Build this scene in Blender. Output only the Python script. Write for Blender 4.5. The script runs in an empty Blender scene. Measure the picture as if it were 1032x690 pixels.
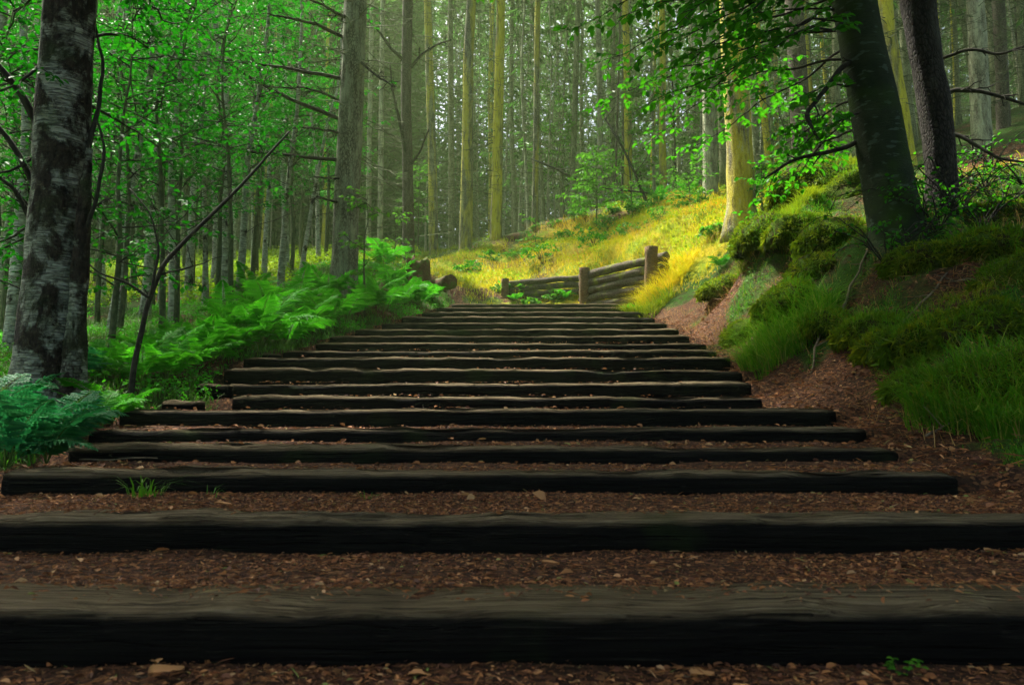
import bpy, math, random
import numpy as np
from mathutils import Vector, Matrix

SEED = 11
random.seed(SEED)
RNG = np.random.default_rng(SEED)
scene = bpy.context.scene
COL = scene.collection
R = math.radians

# ------------------------------------------------------------------ view geometry (photo pixels -> world points)
PW, PH, PF, HORIZON = 1032.0, 690.0, 737.0, 420.0
PITCH = math.atan((HORIZON - PH / 2) / PF)
CP, SP = math.cos(PITCH), math.sin(PITCH)

def at(px, py, Y):
    u = (px - PW / 2) / PF
    v = (PH / 2 - py) / PF
    dy, dz = CP - v * SP, SP + v * CP
    k = Y / dy
    return np.array([u * k, Y, dz * k])

# ------------------------------------------------------------------ noise
def _hash(ix, iy, s):
    h = (ix * 374761393 + iy * 668265263 + s * 974634777) & 0xFFFFFFFF
    h = ((h ^ (h >> 13)) * 1274126177) & 0xFFFFFFFF
    h = h ^ (h >> 16)
    return (h & 0xFFFF) / 65535.0

def vnoise(x, y, s=0):
    x = np.asarray(x, float); y = np.asarray(y, float)
    ix = np.floor(x).astype(np.int64); iy = np.floor(y).astype(np.int64)
    fx = x - ix; fy = y - iy
    fx = fx * fx * (3 - 2 * fx); fy = fy * fy * (3 - 2 * fy)
    a = _hash(ix, iy, s); b = _hash(ix + 1, iy, s); c = _hash(ix, iy + 1, s); d = _hash(ix + 1, iy + 1, s)
    return (a * (1 - fx) + b * fx) * (1 - fy) + (c * (1 - fx) + d * fx) * fy - 0.5

def fbm(x, y, s=0, o=3):
    t = 0.0; a = 1.0
    for k in range(o):
        t = t + a * vnoise(np.asarray(x) * 2 ** k + 17.3 * k, np.asarray(y) * 2 ** k - 9.1 * k, s + k)
        a *= 0.5
    return t

def sstep(a, b, x):
    t = np.clip((np.asarray(x, float) - a) / (b - a), 0, 1)
    return t * t * (3 - 2 * t)

def unit(v):
    v = np.asarray(v, float)
    return v / np.maximum(np.linalg.norm(v, axis=-1, keepdims=True), 1e-9)

# ------------------------------------------------------------------ mesh builder
class MB:
    def __init__(self):
        self.v = []; self.q = []; self.t = []; self.qm = []; self.tm = []; self.n = 0
    def add(self, V, Q=None, T=None, m=0):
        V = np.asarray(V, float).reshape(-1, 3)
        self.v.append(V)
        if Q is not None and len(Q):
            Q = np.asarray(Q, np.int64).reshape(-1, 4) + self.n
            self.q.append(Q); self.qm.append(np.full(len(Q), m, np.int32))
        if T is not None and len(T):
            T = np.asarray(T, np.int64).reshape(-1, 3) + self.n
            self.t.append(T); self.tm.append(np.full(len(T), m, np.int32))
        self.n += len(V)
        return self
    def tube(self, P, r, sides=8, m=0, rough=0.0, seed=0, oval=None):
        P = np.asarray(P, float); n = len(P)
        r = np.broadcast_to(np.asarray(r, float), (n,)).copy()
        tg = unit(np.gradient(P, axis=0))
        ref = np.array([1.0, 0, 0]) if abs(tg[0][0]) < 0.8 else np.array([0, 1.0, 0])
        A = unit(np.cross(tg, ref)); B = np.cross(tg, A)
        ang = np.linspace(0, 2 * math.pi, sides, endpoint=False)
        rr = r[:, None] * np.ones(sides)[None]
        if rough:
            s = np.concatenate([[0], np.cumsum(np.linalg.norm(np.diff(P, axis=0), axis=1))])
            rm = max(r.mean(), 1e-3)
            rr = rr * (1 + rough * (fbm(s[:, None] / (3 * rm) + 0 * ang[None], 3 + np.cos(ang)[None] * 1.6 + 5 * seed + np.sin(ang)[None] * 1.1, seed) * 2))
        V = P[:, None] + rr[..., None] * (np.cos(ang)[None, :, None] * A[:, None] + np.sin(ang)[None, :, None] * B[:, None])
        V = V.reshape(-1, 3)
        i = np.arange(n - 1)[:, None] * sides; j = np.arange(sides)[None]; k = (j + 1) % sides
        Q = np.stack([i + j, i + k, i + sides + k, i + sides + j], -1).reshape(-1, 4)
        c0 = len(V); V = np.concatenate([V, P[:1], P[-1:]])
        jj = np.arange(sides); kk = (jj + 1) % sides
        T = np.concatenate([np.stack([kk, jj, np.full(sides, c0)], -1),
                            np.stack([(n - 1) * sides + jj, (n - 1) * sides + kk, np.full(sides, c0 + 1)], -1)])
        return self.add(V, Q, T, m)
    def leaves(self, P, D, N, L, W, m=0, droop=0.15, fold=0.12):
        P = np.asarray(P, float).reshape(-1, 3); n = len(P)
        if n == 0: return self
        D = unit(D); S = unit(np.cross(N, D)); N = np.cross(D, S)
        L = np.broadcast_to(L, (n,))[:, None]; W = np.broadcast_to(W, (n,))[:, None]
        f = fold * W
        v = [P, P + .32 * L * D + .5 * W * S + f * N, P + .68 * L * D + .40 * W * S + (f - droop * .3 * L) * N,
             P + L * D - droop * L * N,
             P + .68 * L * D - .40 * W * S + (f - droop * .3 * L) * N, P + .32 * L * D - .5 * W * S + f * N]
        V = np.stack(v, 1).reshape(-1, 3)
        b = np.arange(n)[:, None] * 6
        Q = np.concatenate([b + np.array([[0, 1, 2, 3]]), b + np.array([[0, 3, 4, 5]])])
        return self.add(V, Q, None, m)
    def blades(self, P, H, Wd, heading, bend, m=0):
        """grass blades: 3 levels then a tip"""
        P = np.asarray(P, float).reshape(-1, 3); n = len(P)
        H = np.broadcast_to(H, (n,)); Wd = np.broadcast_to(Wd, (n,)); bend = np.broadcast_to(bend, (n,))
        hx, hy = np.cos(heading), np.sin(heading)
        S = np.stack([-hy, hx, 0 * hx], -1)
        out = []
        for t, w in ((0, 1), (.4, .8), (.75, .5)):
            o = H * bend * t * t
            z = H * (t - .5 * bend * t * t * t)
            c = P + np.stack([hx * o, hy * o, z], -1)
            out += [c - S * (Wd * w * .5)[:, None], c + S * (Wd * w * .5)[:, None]]
        o = H * bend; z = H * (1 - .5 * bend)
        out.append(P + np.stack([hx * o, hy * o, z], -1))
        V = np.stack(out, 1).reshape(-1, 3)
        b = np.arange(n)[:, None] * 7
        Q = np.concatenate([b + np.array([[0, 1, 3, 2]]), b + np.array([[2, 3, 5, 4]])])
        T = b + np.array([[4, 5, 6]])
        return self.add(V, Q, T, m)
    def mesh(self, name, mats, smooth=True, origin=None):
        me = bpy.data.meshes.new(name)
        if not self.v: return me
        V = np.concatenate(self.v)
        if origin is not None: V = V - np.asarray(origin, float)
        Q = np.concatenate(self.q) if self.q else np.zeros((0, 4), np.int64)
        T = np.concatenate(self.t) if self.t else np.zeros((0, 3), np.int64)
        me.vertices.add(len(V)); me.vertices.foreach_set('co', V.astype(np.float32).ravel())
        loops = np.concatenate([Q.ravel(), T.ravel()]).astype(np.int32)
        me.loops.add(len(loops)); me.loops.foreach_set('vertex_index', loops)
        st = np.concatenate([np.arange(len(Q)) * 4, len(Q) * 4 + np.arange(len(T)) * 3]).astype(np.int32)
        me.polygons.add(len(st)); me.polygons.foreach_set('loop_start', st)
        mi = np.concatenate((self.qm or [np.zeros(0, np.int32)]) + (self.tm or [np.zeros(0, np.int32)]))
        me.polygons.foreach_set('material_index', mi.astype(np.int32))
        for m in (mats if isinstance(mats, (list, tuple)) else [mats]): me.materials.append(m)
        me.update(calc_edges=True)
        me.polygons.foreach_set('use_smooth', np.full(len(st), smooth, bool))
        return me
    def build(self, name, mats, parent=None, origin=None, smooth=True):
        if origin is None and parent is not None: origin = np.array(parent.location)
        o = link(name, self.mesh(name, mats, smooth, origin), parent)
        if parent is None and origin is not None: o.location = origin
        return o

def link(name, data, parent=None):
    o = bpy.data.objects.new(name, data); COL.objects.link(o)
    if parent is not None: o.parent = parent
    return o

def tag(o, label=None, cat=None, group=None, kind=None):
    if label: o['label'] = label
    if cat: o['category'] = cat
    if group: o['group'] = group
    if kind: o['kind'] = kind
    return o

def thing(name, label, cat, loc, group=None):
    o = bpy.data.objects.new(name, None); COL.objects.link(o)
    o.location = [float(a) for a in loc]; o.empty_display_size = .1
    return tag(o, label, cat, group)

# ------------------------------------------------------------------ materials
class NT:
    def __init__(self, name):
        self.m = bpy.data.materials.new(name); self.m.use_nodes = True
        self.t = self.m.node_tree; self.t.nodes.clear()
        self.out = self.t.nodes.new('ShaderNodeOutputMaterial')
    def n(self, kind, **kw):
        x = self.t.nodes.new('ShaderNode' + kind)
        for k, v in kw.items():
            if k == 'inp':
                for a, b in v.items():
                    if hasattr(b, 'is_output'): self.t.links.new(b, x.inputs[a])
                    else: x.inputs[a].default_value = b
            else: setattr(x, k, v)
        return x
    def obj(self):
        r = self.n('ObjectInfo').outputs['Random']
        o = self.n('CombineXYZ', inp={0: self.math('MULTIPLY', r, 37.0), 1: self.math('MULTIPLY', r, 91.0)}).outputs[0]
        return self.n('VectorMath', operation='ADD', inp={0: self.n('TexCoord').outputs['Object'], 1: o}).outputs[0]
    def pos(self): return self.n('NewGeometry').outputs['Position']
    def noise(self, vec, scale, detail=4, rough=.55, dist=0.0):
        return self.n('TexNoise', inp={'Vector': vec, 'Scale': scale, 'Detail': detail, 'Roughness': rough, 'Distortion': dist}).outputs['Fac']
    def stretch(self, vec, s):
        return self.n('Mapping', inp={'Vector': vec, 'Scale': s}).outputs['Vector']
    def ramp(self, fac, stops):
        r = self.n('ValToRGB'); self.t.links.new(fac, r.inputs['Fac'])
        e = r.color_ramp.elements
        while len(e) < len(stops): e.new(0.5)
        for i, (p, c) in enumerate(stops):
            e[i].position = p
            e[i].color = (c, c, c, 1) if isinstance(c, (int, float)) else (*c, 1)
        return r.outputs['Color']
    def mix(self, fac, a, b):
        x = self.n('Mix', data_type='RGBA')
        for i, v in ((0, fac), (6, a), (7, b)):
            if hasattr(v, 'is_output'): self.t.links.new(v, x.inputs[i])
            else: x.inputs[i].default_value = v if i == 0 else (*v, 1)
        return x.outputs[2]
    def math(self, op, a, b=0.0):
        x = self.n('Math', operation=op)
        for i, v in ((0, a), (1, b)):
            if hasattr(v, 'is_output'): self.t.links.new(v, x.inputs[i])
            else: x.inputs[i].default_value = v
        return x.outputs[0]
    def bump(self, h, strength=.5, dist=.02):
        return self.n('Bump', inp={'Height': h, 'Strength': strength, 'Distance': dist}).outputs['Normal']
    def surf(self, color, rough=.8, normal=None, spec=.25):
        b = self.n('BsdfPrincipled', inp={'Base Color': color if hasattr(color, 'is_output') else (*color, 1), 'Roughness': rough, 'Specular IOR Level': spec})
        if normal is not None: self.t.links.new(normal, b.inputs['Normal'])
        self.t.links.new(b.outputs[0], self.out.inputs['Surface'])
        return self.m

def leaf_material(name, stops, trans=(.10, .35, .02), tfac=.4, rough=.55, spec=.25, patch=None):
    t = NT(name)
    rnd = t.n('NewGeometry').outputs['Random Per Island']
    c = t.ramp(rnd, stops)
    if patch:
        f = t.ramp(t.noise(t.pos(), patch[1], 3), [(.42, 0.0), (.6, 1.0)])
        c = t.mix(f, c, patch[0])
    b = t.n('BsdfPrincipled', inp={'Base Color': c, 'Roughness': rough, 'Specular IOR Level': spec})
    tr = t.n('BsdfTranslucent', inp={'Color': t.mix(.5, c, trans)})
    mx = t.n('MixShader', inp={0: tfac, 1: b.outputs[0], 2: tr.outputs[0]})
    t.t.links.new(mx.outputs[0], t.out.inputs['Surface'])
    return t.m

M = {}
M['beech_leaf'] = leaf_material('beech_leaf', [(0, (.010, .08, .003)), (.6, (.02, .14, .004)), (1, (.06, .22, .006))], (.07, .40, .006), .45, spec=.15)
M['birch_leaf'] = leaf_material('birch_leaf', [(0, (.003, .045, .002)), (.5, (.006, .09, .003)), (.9, (.018, .15, .004)), (1, (.05, .19, .006))], (.015, .27, .004), .38, spec=.08)
M['young_leaf'] = leaf_material('young_leaf', [(0, (.025, .12, .008)), (.6, (.055, .20, .012)), (1, (.11, .27, .018))], (.12, .42, .02), .42, spec=.1)
M['fern'] = leaf_material('fern', [(0, (.012, .15, .006)), (.5, (.035, .28, .010)), (1, (.10, .38, .015))], (.10, .55, .012), .45, spec=.12, patch=((.03, .20, .01), 3.0))
M['fern_blue'] = leaf_material('fern_blue', [(0, (.010, .11, .035)), (.5, (.020, .17, .055)), (1, (.05, .24, .07))], (.03, .34, .07), .35, spec=.15)
M['needle'] = leaf_material('needle', [(0, (.018, .05, .014)), (.6, (.03, .085, .02)), (1, (.05, .12, .03))], (.06, .18, .03), .25)
M['needle_far'] = leaf_material('needle_far', [(0, (.02, .06, .012)), (.6, (.04, .10, .02)), (1, (.07, .15, .03))], (.08, .26, .03), .35)
M['grass_green'] = leaf_material('grass_green', [(0, (.014, .09, .005)), (.5, (.03, .18, .008)), (.85, (.09, .23, .012)), (1, (.20, .18, .04))], (.08, .34, .01), .35, patch=((.06, .15, .008), 1.1))
M['grass_yellow'] = leaf_material('grass_yellow', [(0, (.22, .30, .006)), (.3, (.44, .40, .008)), (.75, (.64, .44, .010)), (1, (.60, .34, .04))], (.75, .55, .012), .35, spec=.1, patch=((.20, .38, .008), .6))
M['straw'] = leaf_material('straw', [(0, (.16, .09, .03)), (.6, (.36, .22, .07)), (1, (.48, .34, .13))], (.4, .25, .06), .25, spec=.1)
M['grass_bright'] = leaf_material('grass_bright', [(0, (.03, .13, .006)), (.5, (.07, .24, .010)), (.8, (.16, .30, .014)), (1, (.32, .26, .07))], (.15, .42, .01), .4, spec=.1)
M['moss_strand'] = leaf_material('moss_strand', [(0, (.06, .12, .005)), (.5, (.15, .22, .007)), (1, (.30, .31, .012))], (.3, .4, .01), .3, spec=.1, patch=((.06, .16, .005), 2.2))
M['litter'] = leaf_material('litter', [(0, (.05, .02, .011)), (.35, (.13, .05, .024)), (.7, (.28, .11, .036)), (.9, (.38, .17, .06)), (.97, (.42, .25, .12)), (1, (.12, .18, .03))], (.2, .1, .04), .1, rough=.75)
M['dry_leaf'] = leaf_material('dry_leaf', [(0, (.28, .10, .035)), (.5, (.40, .19, .07)), (1, (.46, .29, .13))], (.3, .15, .05), .2, rough=.7)

def bark_spruce(name, lichen=(.20, .22, .15), dark=(.05, .042, .03), mid=(.12, .115, .085), lf=(.45, .65), moss=None):
    t = NT(name); p = t.obj()
    ps = t.stretch(p, (1, 1, .45))
    vo = t.n('TexVoronoi', feature='DISTANCE_TO_EDGE', inp={'Vector': t.n('VectorMath', operation='ADD', inp={0: ps, 1: t.n('VectorMath', operation='SCALE', inp={0: t.n('TexNoise', inp={'Vector': ps, 'Scale': 14.0, 'Detail': 3.0}).outputs['Color'], 'Scale': .05}).outputs[0]}).outputs[0], 'Scale': 30.0})
    crack = t.ramp(vo.outputs['Distance'], [(.0, 0.0), (.22, 1.0)])
    n1 = t.noise(p, 60, 5, .65)
    n2 = t.noise(t.stretch(p, (1, 1, .3)), 7, 4)
    c = t.mix(crack, dark, t.ramp(n1, [(.3, mid), (.7, tuple(1.5 * a for a in mid))]))
    c = t.mix(t.ramp(n2, [(lf[0], 0.0), (lf[1], .8)]), c, lichen)
    if moss:
        z = t.n('SeparateXYZ', inp={0: p}).outputs[2]
        n3 = t.noise(t.stretch(p, (1, 1, .16)), 3.2, 4)
        c = t.mix(t.ramp(n3, [(moss[1], 0.0), (moss[1] + .14, .92)]), c, moss[0])
    n4 = t.noise(t.stretch(p, (1, 1, .22)), 16, 5, .7)
    c = t.mix(t.ramp(n4, [(.30, .75), (.50, 0.0)]), c, dark)
    c = t.mix(t.ramp(n4, [(.56, 0.0), (.70, .6)]), c, tuple(1.45 * a for a in lichen))
    h = t.math('ADD', t.math('MULTIPLY', crack, .7), t.math('ADD', t.math('MULTIPLY', n1, .6), n4))
    return t.surf(c, .9, t.bump(h, .8, .02), .15)

M['bark_grey'] = bark_spruce('bark_grey', (.30, .33, .22), (.06, .055, .038), (.18, .18, .125))
M['bark_brown'] = bark_spruce('bark_brown', (.12, .11, .075), (.03, .024, .018), (.075, .06, .045), (.5, .75))
M['bark_mossy'] = bark_spruce('bark_mossy', (.30, .30, .13), moss=((.52, .48, .03), .36))
M['bark_lichen'] = bark_spruce('bark_lichen', (.30, .30, .16), (.06, .05, .03), (.2, .18, .11), moss=((.50, .43, .03), .425))
M['bark_halfmoss'] = bark_spruce('bark_halfmoss', (.25, .27, .14), moss=((.42, .39, .04), .45))
M['bark_far'] = bark_spruce('bark_far', (.26, .29, .15), (.06, .062, .032), (.16, .175, .09), (.38, .66))
M['bark_pale'] = bark_spruce('bark_pale', (.42, .45, .28), (.07, .065, .045), (.17, .165, .11), (.35, .6))
M['bark_dark'] = bark_spruce('bark_dark', (.05, .05, .035), (.010, .008, .007), (.03, .025, .02), (.5, .75))

def bark_birch(name, k=1.0, pt=.44):
    t = NT(name); p = t.obj()
    base = t.ramp(t.noise(t.stretch(p, (1, 1, 2.2)), 9, 5, .7), [(.3, (.09 * k, .10 * k, .07 * k)), (.5, (.22 * k, .24 * k, .18 * k)), (.7, (.36 * k, .38 * k, .30 * k))])
    lent = t.ramp(t.noise(t.stretch(p, (2.0, 2.0, 26)), 5, 3, .6), [(.50, 0.0), (.60, .75)])
    c = t.mix(lent, base, (.05, .042, .035))
    pat = t.ramp(t.noise(t.stretch(p, (1, 1, .75)), 4.2, 7, .70, .3), [(pt, 0.0), (pt + .06, 1.0)])
    rb = t.noise(t.stretch(p, (1, 1, .35)), 38, 4, .65)
    c = t.mix(pat, c, t.ramp(rb, [(.35, (.010, .008, .007)), (.65, (.055, .042, .03)), (.75, (.09, .08, .05))]))
    gm = t.ramp(t.noise(p, 2.3, 4), [(.55, 0.0), (.72, .6)])
    c = t.mix(gm, c, (.04, .075, .02))
    h = t.math('SUBTRACT', t.math('MULTIPLY', rb, t.math('ADD', pat, .15)), t.math('MULTIPLY', lent, .25))
    return t.surf(c, .8, t.bump(h, 1.0, .06), .12)
M['bark_birch'] = bark_birch('bark_birch', 1.05, .475)
M['bark_birch_thin'] = bark_birch('bark_birch_thin', 1.9, .57)

def bark_beech():
    t = NT('bark_beech'); p = t.obj()
    c = t.ramp(t.noise(p, 4, 5, .6), [(.3, (.010, .018, .008)), (.7, (.030, .044, .020))])
    sp = t.ramp(t.noise(t.stretch(p, (1, 1, 2.6)), 9, 2, .4, .3), [(.61, 0.0), (.66, .75)])
    c = t.mix(sp, c, (.07, .10, .07))
    ring = t.noise(t.stretch(p, (1, 1, 9)), 6, 4)
    c = t.mix(t.ramp(ring, [(.55, 0.0), (.7, .5)]), c, (.018, .02, .014))
    c = t.mix(t.ramp(t.noise(p, 2.2, 5), [(.5, 0.0), (.66, .8)]), c, (.025, .055, .006))
    fn = t.noise(t.stretch(p, (1, 1, 3)), 40, 4, .7)
    return t.surf(c, .85, t.bump(t.math('ADD', ring, fn), .6, .02), .1)
M['bark_beech'] = bark_beech()

def twig_mat(name, a, b):
    t = NT(name)
    return t.surf(t.ramp(t.noise(t.obj(), 22, 3), [(.3, a), (.7, b)]), .9, None, .1)
M['twig'] = twig_mat('twig', (.014, .013, .01), (.04, .038, .028))
M['twig_dead'] = twig_mat('twig_dead', (.04, .05, .024), (.10, .12, .06))
M['stick'] = twig_mat('stick', (.07, .055, .035), (.2, .16, .1))
M['rachis'] = twig_mat('rachis', (.05, .12, .02), (.1, .16, .03))

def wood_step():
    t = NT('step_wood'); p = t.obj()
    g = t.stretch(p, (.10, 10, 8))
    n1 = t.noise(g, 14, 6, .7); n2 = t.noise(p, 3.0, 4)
    dark = t.ramp(n1, [(.3, (.003, .003, .003)), (.6, (.011, .010, .008)), (.74, (.05, .042, .03))])  # riser face: shade painted in as near-black wood
    worn = t.ramp(n1, [(.30, (.024, .016, .009)), (.48, (.13, .098, .055)), (.7, (.27, .22, .13))])  # tread top: foot wear, brightened with painted light
    # foot-worn tread face, with top light and riser shade painted in: a height inside the log's own frame, broken up by noise
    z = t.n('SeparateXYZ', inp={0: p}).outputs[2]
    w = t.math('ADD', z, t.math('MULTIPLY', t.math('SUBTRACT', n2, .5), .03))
    lit_wear = t.ramp(t.math('ADD', t.math('MULTIPLY', w, 12.0), .5), [(.18, 0.0), (.42, 1.0)])
    c = t.mix(lit_wear, dark, worn)
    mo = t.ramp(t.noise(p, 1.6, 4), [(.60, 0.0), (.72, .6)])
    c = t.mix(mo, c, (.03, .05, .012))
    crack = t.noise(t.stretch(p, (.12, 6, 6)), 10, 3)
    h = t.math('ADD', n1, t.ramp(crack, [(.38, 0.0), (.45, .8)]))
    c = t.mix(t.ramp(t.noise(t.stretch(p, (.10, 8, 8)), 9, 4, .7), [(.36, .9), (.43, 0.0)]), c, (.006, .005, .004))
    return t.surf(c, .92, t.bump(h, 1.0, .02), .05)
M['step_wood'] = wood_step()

def wood_rail(name, a, b, mo=(.14, .17, .02), ma=.55):
    t = NT(name); p = t.obj()
    n1 = t.noise(t.stretch(p, (.6, 2, 2)), 18, 5, .7)
    c = t.ramp(n1, [(.3, a), (.7, b)])
    c = t.mix(t.ramp(t.noise(p, 4, 4), [(ma, 0.0), (ma + .12, .85)]), c, mo)
    return t.surf(c, .9, t.bump(n1, .7, .03), .1)
M['rail'] = wood_rail('rail_wood', (.03, .024, .018), (.13, .11, .075))
M['post'] = wood_rail('post_wood', (.06, .038, .02), (.19, .125, .065), (.2, .17, .05), .62)
M['stump'] = wood_rail('stump_wood', (.03, .016, .009), (.11, .06, .03), (.05, .11, .01), .5)

def ground_mat():
    t = NT('forest_floor'); p = t.pos()
    at_ = t.n('Attribute', attribute_name='zone').outputs['Color']
    s = t.n('SeparateColor', inp={0: at_})
    fine = t.noise(p, 55, 5, .7); mid = t.noise(p, 9, 5, .65); big = t.noise(p, 1.4, 4)
    vor = t.n('TexVoronoi', inp={'Vector': p, 'Scale': 65.0, 'Randomness': 1.0}).outputs['Color']
    vg = t.n('SeparateColor', inp={0: vor}).outputs[0]
    dirt = t.ramp(vg, [(.0, (.018, .010, .007)), (.5, (.06, .028, .016)), (.85, (.13, .058, .026)), (1, (.24, .12, .05))])
    dirt = t.mix(t.ramp(mid, [(.4, 0.0), (.7, .6)]), dirt, (.03, .018, .011))
    green = t.ramp(fine, [(.3, (.010, .030, .004)), (.5, (.025, .075, .006)), (.75, (.07, .13, .010))])
    green = t.mix(t.ramp(mid, [(.46, 0.0), (.60, .8)]), green, (.04, .024, .014))
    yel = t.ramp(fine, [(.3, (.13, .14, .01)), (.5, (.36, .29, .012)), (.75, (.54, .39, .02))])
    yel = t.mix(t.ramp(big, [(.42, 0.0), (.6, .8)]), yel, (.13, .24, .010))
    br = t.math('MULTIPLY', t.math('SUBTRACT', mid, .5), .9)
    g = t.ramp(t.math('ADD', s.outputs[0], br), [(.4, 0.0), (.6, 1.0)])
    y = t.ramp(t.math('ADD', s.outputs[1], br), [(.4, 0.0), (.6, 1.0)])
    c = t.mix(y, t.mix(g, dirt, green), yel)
    h = t.math('ADD', t.math('MULTIPLY', fine, .5), t.math('ADD', mid, t.math('MULTIPLY', vg, .3)))
    return t.surf(c, .95, t.bump(h, .9, .05), .08)
M['ground'] = ground_mat()
def moss_mat():
    t = NT('ground_moss'); p = t.obj(); f = t.noise(p, 40, 5, .7)
    c = t.ramp(f, [(.3, (.015, .035, .004)), (.55, (.05, .09, .006)), (.75, (.11, .15, .01))])
    c = t.mix(t.ramp(t.noise(p, 5, 4), [(.5, 0.0), (.6, .85)]), c, (.035, .022, .013))
    return t.surf(c, .95, t.bump(f, .9, .04), .05)
M['ground_moss'] = moss_mat()
M['bank_leaf'] = leaf_material('bank_leaf', [(0, (.06, .22, .006)), (.5, (.13, .31, .008)), (1, (.24, .36, .01))], (.35, .5, .01), .4, spec=.1)

# ------------------------------------------------------------------ the stairway table: photo y of the front top edge, left/right ends, distance
U = 1.65
STEPS = [(612, -330, 1500, 1.00), (521, -75, 1120, 1.417), (475, 2, 965, 1.83), (450, 68, 905, 2.2), (431, 88, 874, 2.6),
         (412, 120, 843, 3.0), (399.5, 234, 768, 3.4), (386, 222, 757, 3.75), (372, 226, 748, 4.1), (360, 246, 736, 4.4),
         (353, 285, 722, 4.8), (345.5, 318, 712, 5.3), (338, 332, 695, 5.8), (331.5, 358, 684, 6.3), (325, 385, 672, 6.9),
         (319, 405, 660, 7.6), (314, 425, 648, 8.4), (309.5, 440, 640, 9.2), (306, 455, 628, 10.0)]
SY = []; SZ = []; SL = []; SR = []
for (py, xl, xr, yu) in STEPS:
    Y = yu * U
    a = at(xl, py, Y); b = at(xr, py, Y)
    SY.append(Y); SZ.append(a[2]); SL.append(a[0]); SR.append(b[0])
SY = np.array(SY); SZ = np.array(SZ); SL = np.array(SL); SR = np.array(SR)
SL[0] = -2.6; SR[0] = 2.7; SL[1] = -2.35; SR[1] = 2.45
Z_LOW = SZ[0] - .115
LOGD = np.array([.24, .13, .11, .10, .10, .10] + [.10] * 13)

# ------------------------------------------------------------------ terrain control points (photo px, py, distance)
CPX = [  # left side
    (45, 395, 5.0), (0, 470, 3.0), (-250, 470, 3.0), (-500, 420, 4), (130, 403, 5.3), (60, 372, 6.6), (190, 362, 7.6), (250, 337, 9.2), (170, 325, 11), (60, 335, 11),
    (-100, 340, 11), (340, 294, 13), (250, 302, 15), (200, 290, 19), (80, 290, 21), (-150, 290, 22), (310, 268, 24), (230, 262, 32), (60, 258, 36), (-200, 260, 36),
    (420, 283, 16.5), (405, 268, 20.5), (455, 287, 19), (380, 250, 34),
    # centre and the bank behind the top
    (540, 306, 17.3), (500, 304, 18.3), (550, 306, 17.9), (625, 306, 16.4), (565, 272, 19.2), (625, 256, 17.4), (520, 281, 20), (480, 275, 22), (455, 262, 24.5), (500, 240, 24.5), (560, 258, 20.7), (560, 232, 23.5), (600, 216, 24), (640, 208, 23.5), (620, 246, 20.5),
    (670, 205, 22), (700, 197, 21), (660, 240, 17.6), (690, 236, 17), (700, 285, 14.2), (672, 300, 14.3), (720, 326, 11.2), (690, 262, 15.6), (745, 229, 14.5), (720, 220, 17), (770, 200, 20), (790, 195, 17.5),
    # right bank
    (775, 262, 10.2), (800, 236, 11), (850, 214, 11.5), (760, 345, 8.4), (800, 385, 6.2), (800, 318, 7.6), (830, 350, 6.3), (870, 300, 6.7), (905, 245, 7.2), (950, 205, 8.0),
    (900, 350, 5.6), (950, 330, 5.5), (1000, 300, 5.7), (1032, 250, 6.3), (1050, 200, 8), (1000, 172, 11.5), (900, 200, 13), (900, 418, 4.6), (950, 425, 4.4), (1010, 440, 3.8), (1030, 415, 3.9),
    (1150, 470, 3.0), (1200, 350, 4.5), (1150, 240, 7.2), (1300, 100, 12), (1000, 120, 20), (1200, 60, 20)]
ctl = [at(*c) for c in CPX]
for k in range(len(SY)):
    ctl.append(np.array([SL[k] - .1, SY[k] + .1, SZ[k] - .10]))
    ctl.append(np.array([SR[k] + .1, SY[k] + .1, SZ[k] - .02]))
    if k > 2: ctl.append(np.array([(SL[k] + SR[k]) / 2, SY[k] + .1, SZ[k] - .08]))
for (x, y, z) in [(-3, 1, -.62), (3, 1, -.5), (0, .5, -.66), (0, -4, -.95), (-6, -3, -1), (6, -3, -.3), (-6, 3, -.5), (7, 3, 1.0), (-12, 6, .2), (12, 6, 3.6),
                  (0, 32, 7.0), (10, 32, 9), (-10, 45, 9.5), (5, 50, 11.0), (20, 40, 11.5), (-30, 30, 5.5), (-40, 60, 12), (0, 75, 16.5), (40, 60, 17), (40, 20, 9.5), (-40, 10, 1),
                  (-90, 110, 22), (0, 115, 25), (90, 110, 30), (90, 0, 12), (-90, 0, -3), (0, -40, -6), (-90, -40, -9), (90, -40, 3)]:
    ctl.append(np.array([x, y, z], float))
ctl = np.array(ctl)

def tps_fit(P, z, lam):
    d = np.linalg.norm(P[:, None] - P[None], axis=-1)
    K = np.where(d > 0, d * d * np.log(d + 1e-12), 0) + lam * np.eye(len(P))
    Q = np.c_[np.ones(len(P)), P]
    A = np.block([[K, Q], [Q.T, np.zeros((3, 3))]])
    return np.linalg.solve(A, np.r_[z, 0, 0, 0])
_TP = ctl[:, :2]; _TW = tps_fit(_TP, ctl[:, 2], .06)

def tps(x, y):
    x = np.asarray(x, float); sh = x.shape; X = np.c_[x.ravel(), np.asarray(y, float).ravel()]
    out = np.empty(len(X))
    for i in range(0, len(X), 20000):
        q = X[i:i + 20000]
        d2 = ((q[:, None] - _TP[None]) ** 2).sum(-1)
        out[i:i + 20000] = .5 * (d2 * np.log(d2 + 1e-12)) @ _TW[:-3] + _TW[-3] + q @ _TW[-2:]
    return out.reshape(sh)

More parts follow.
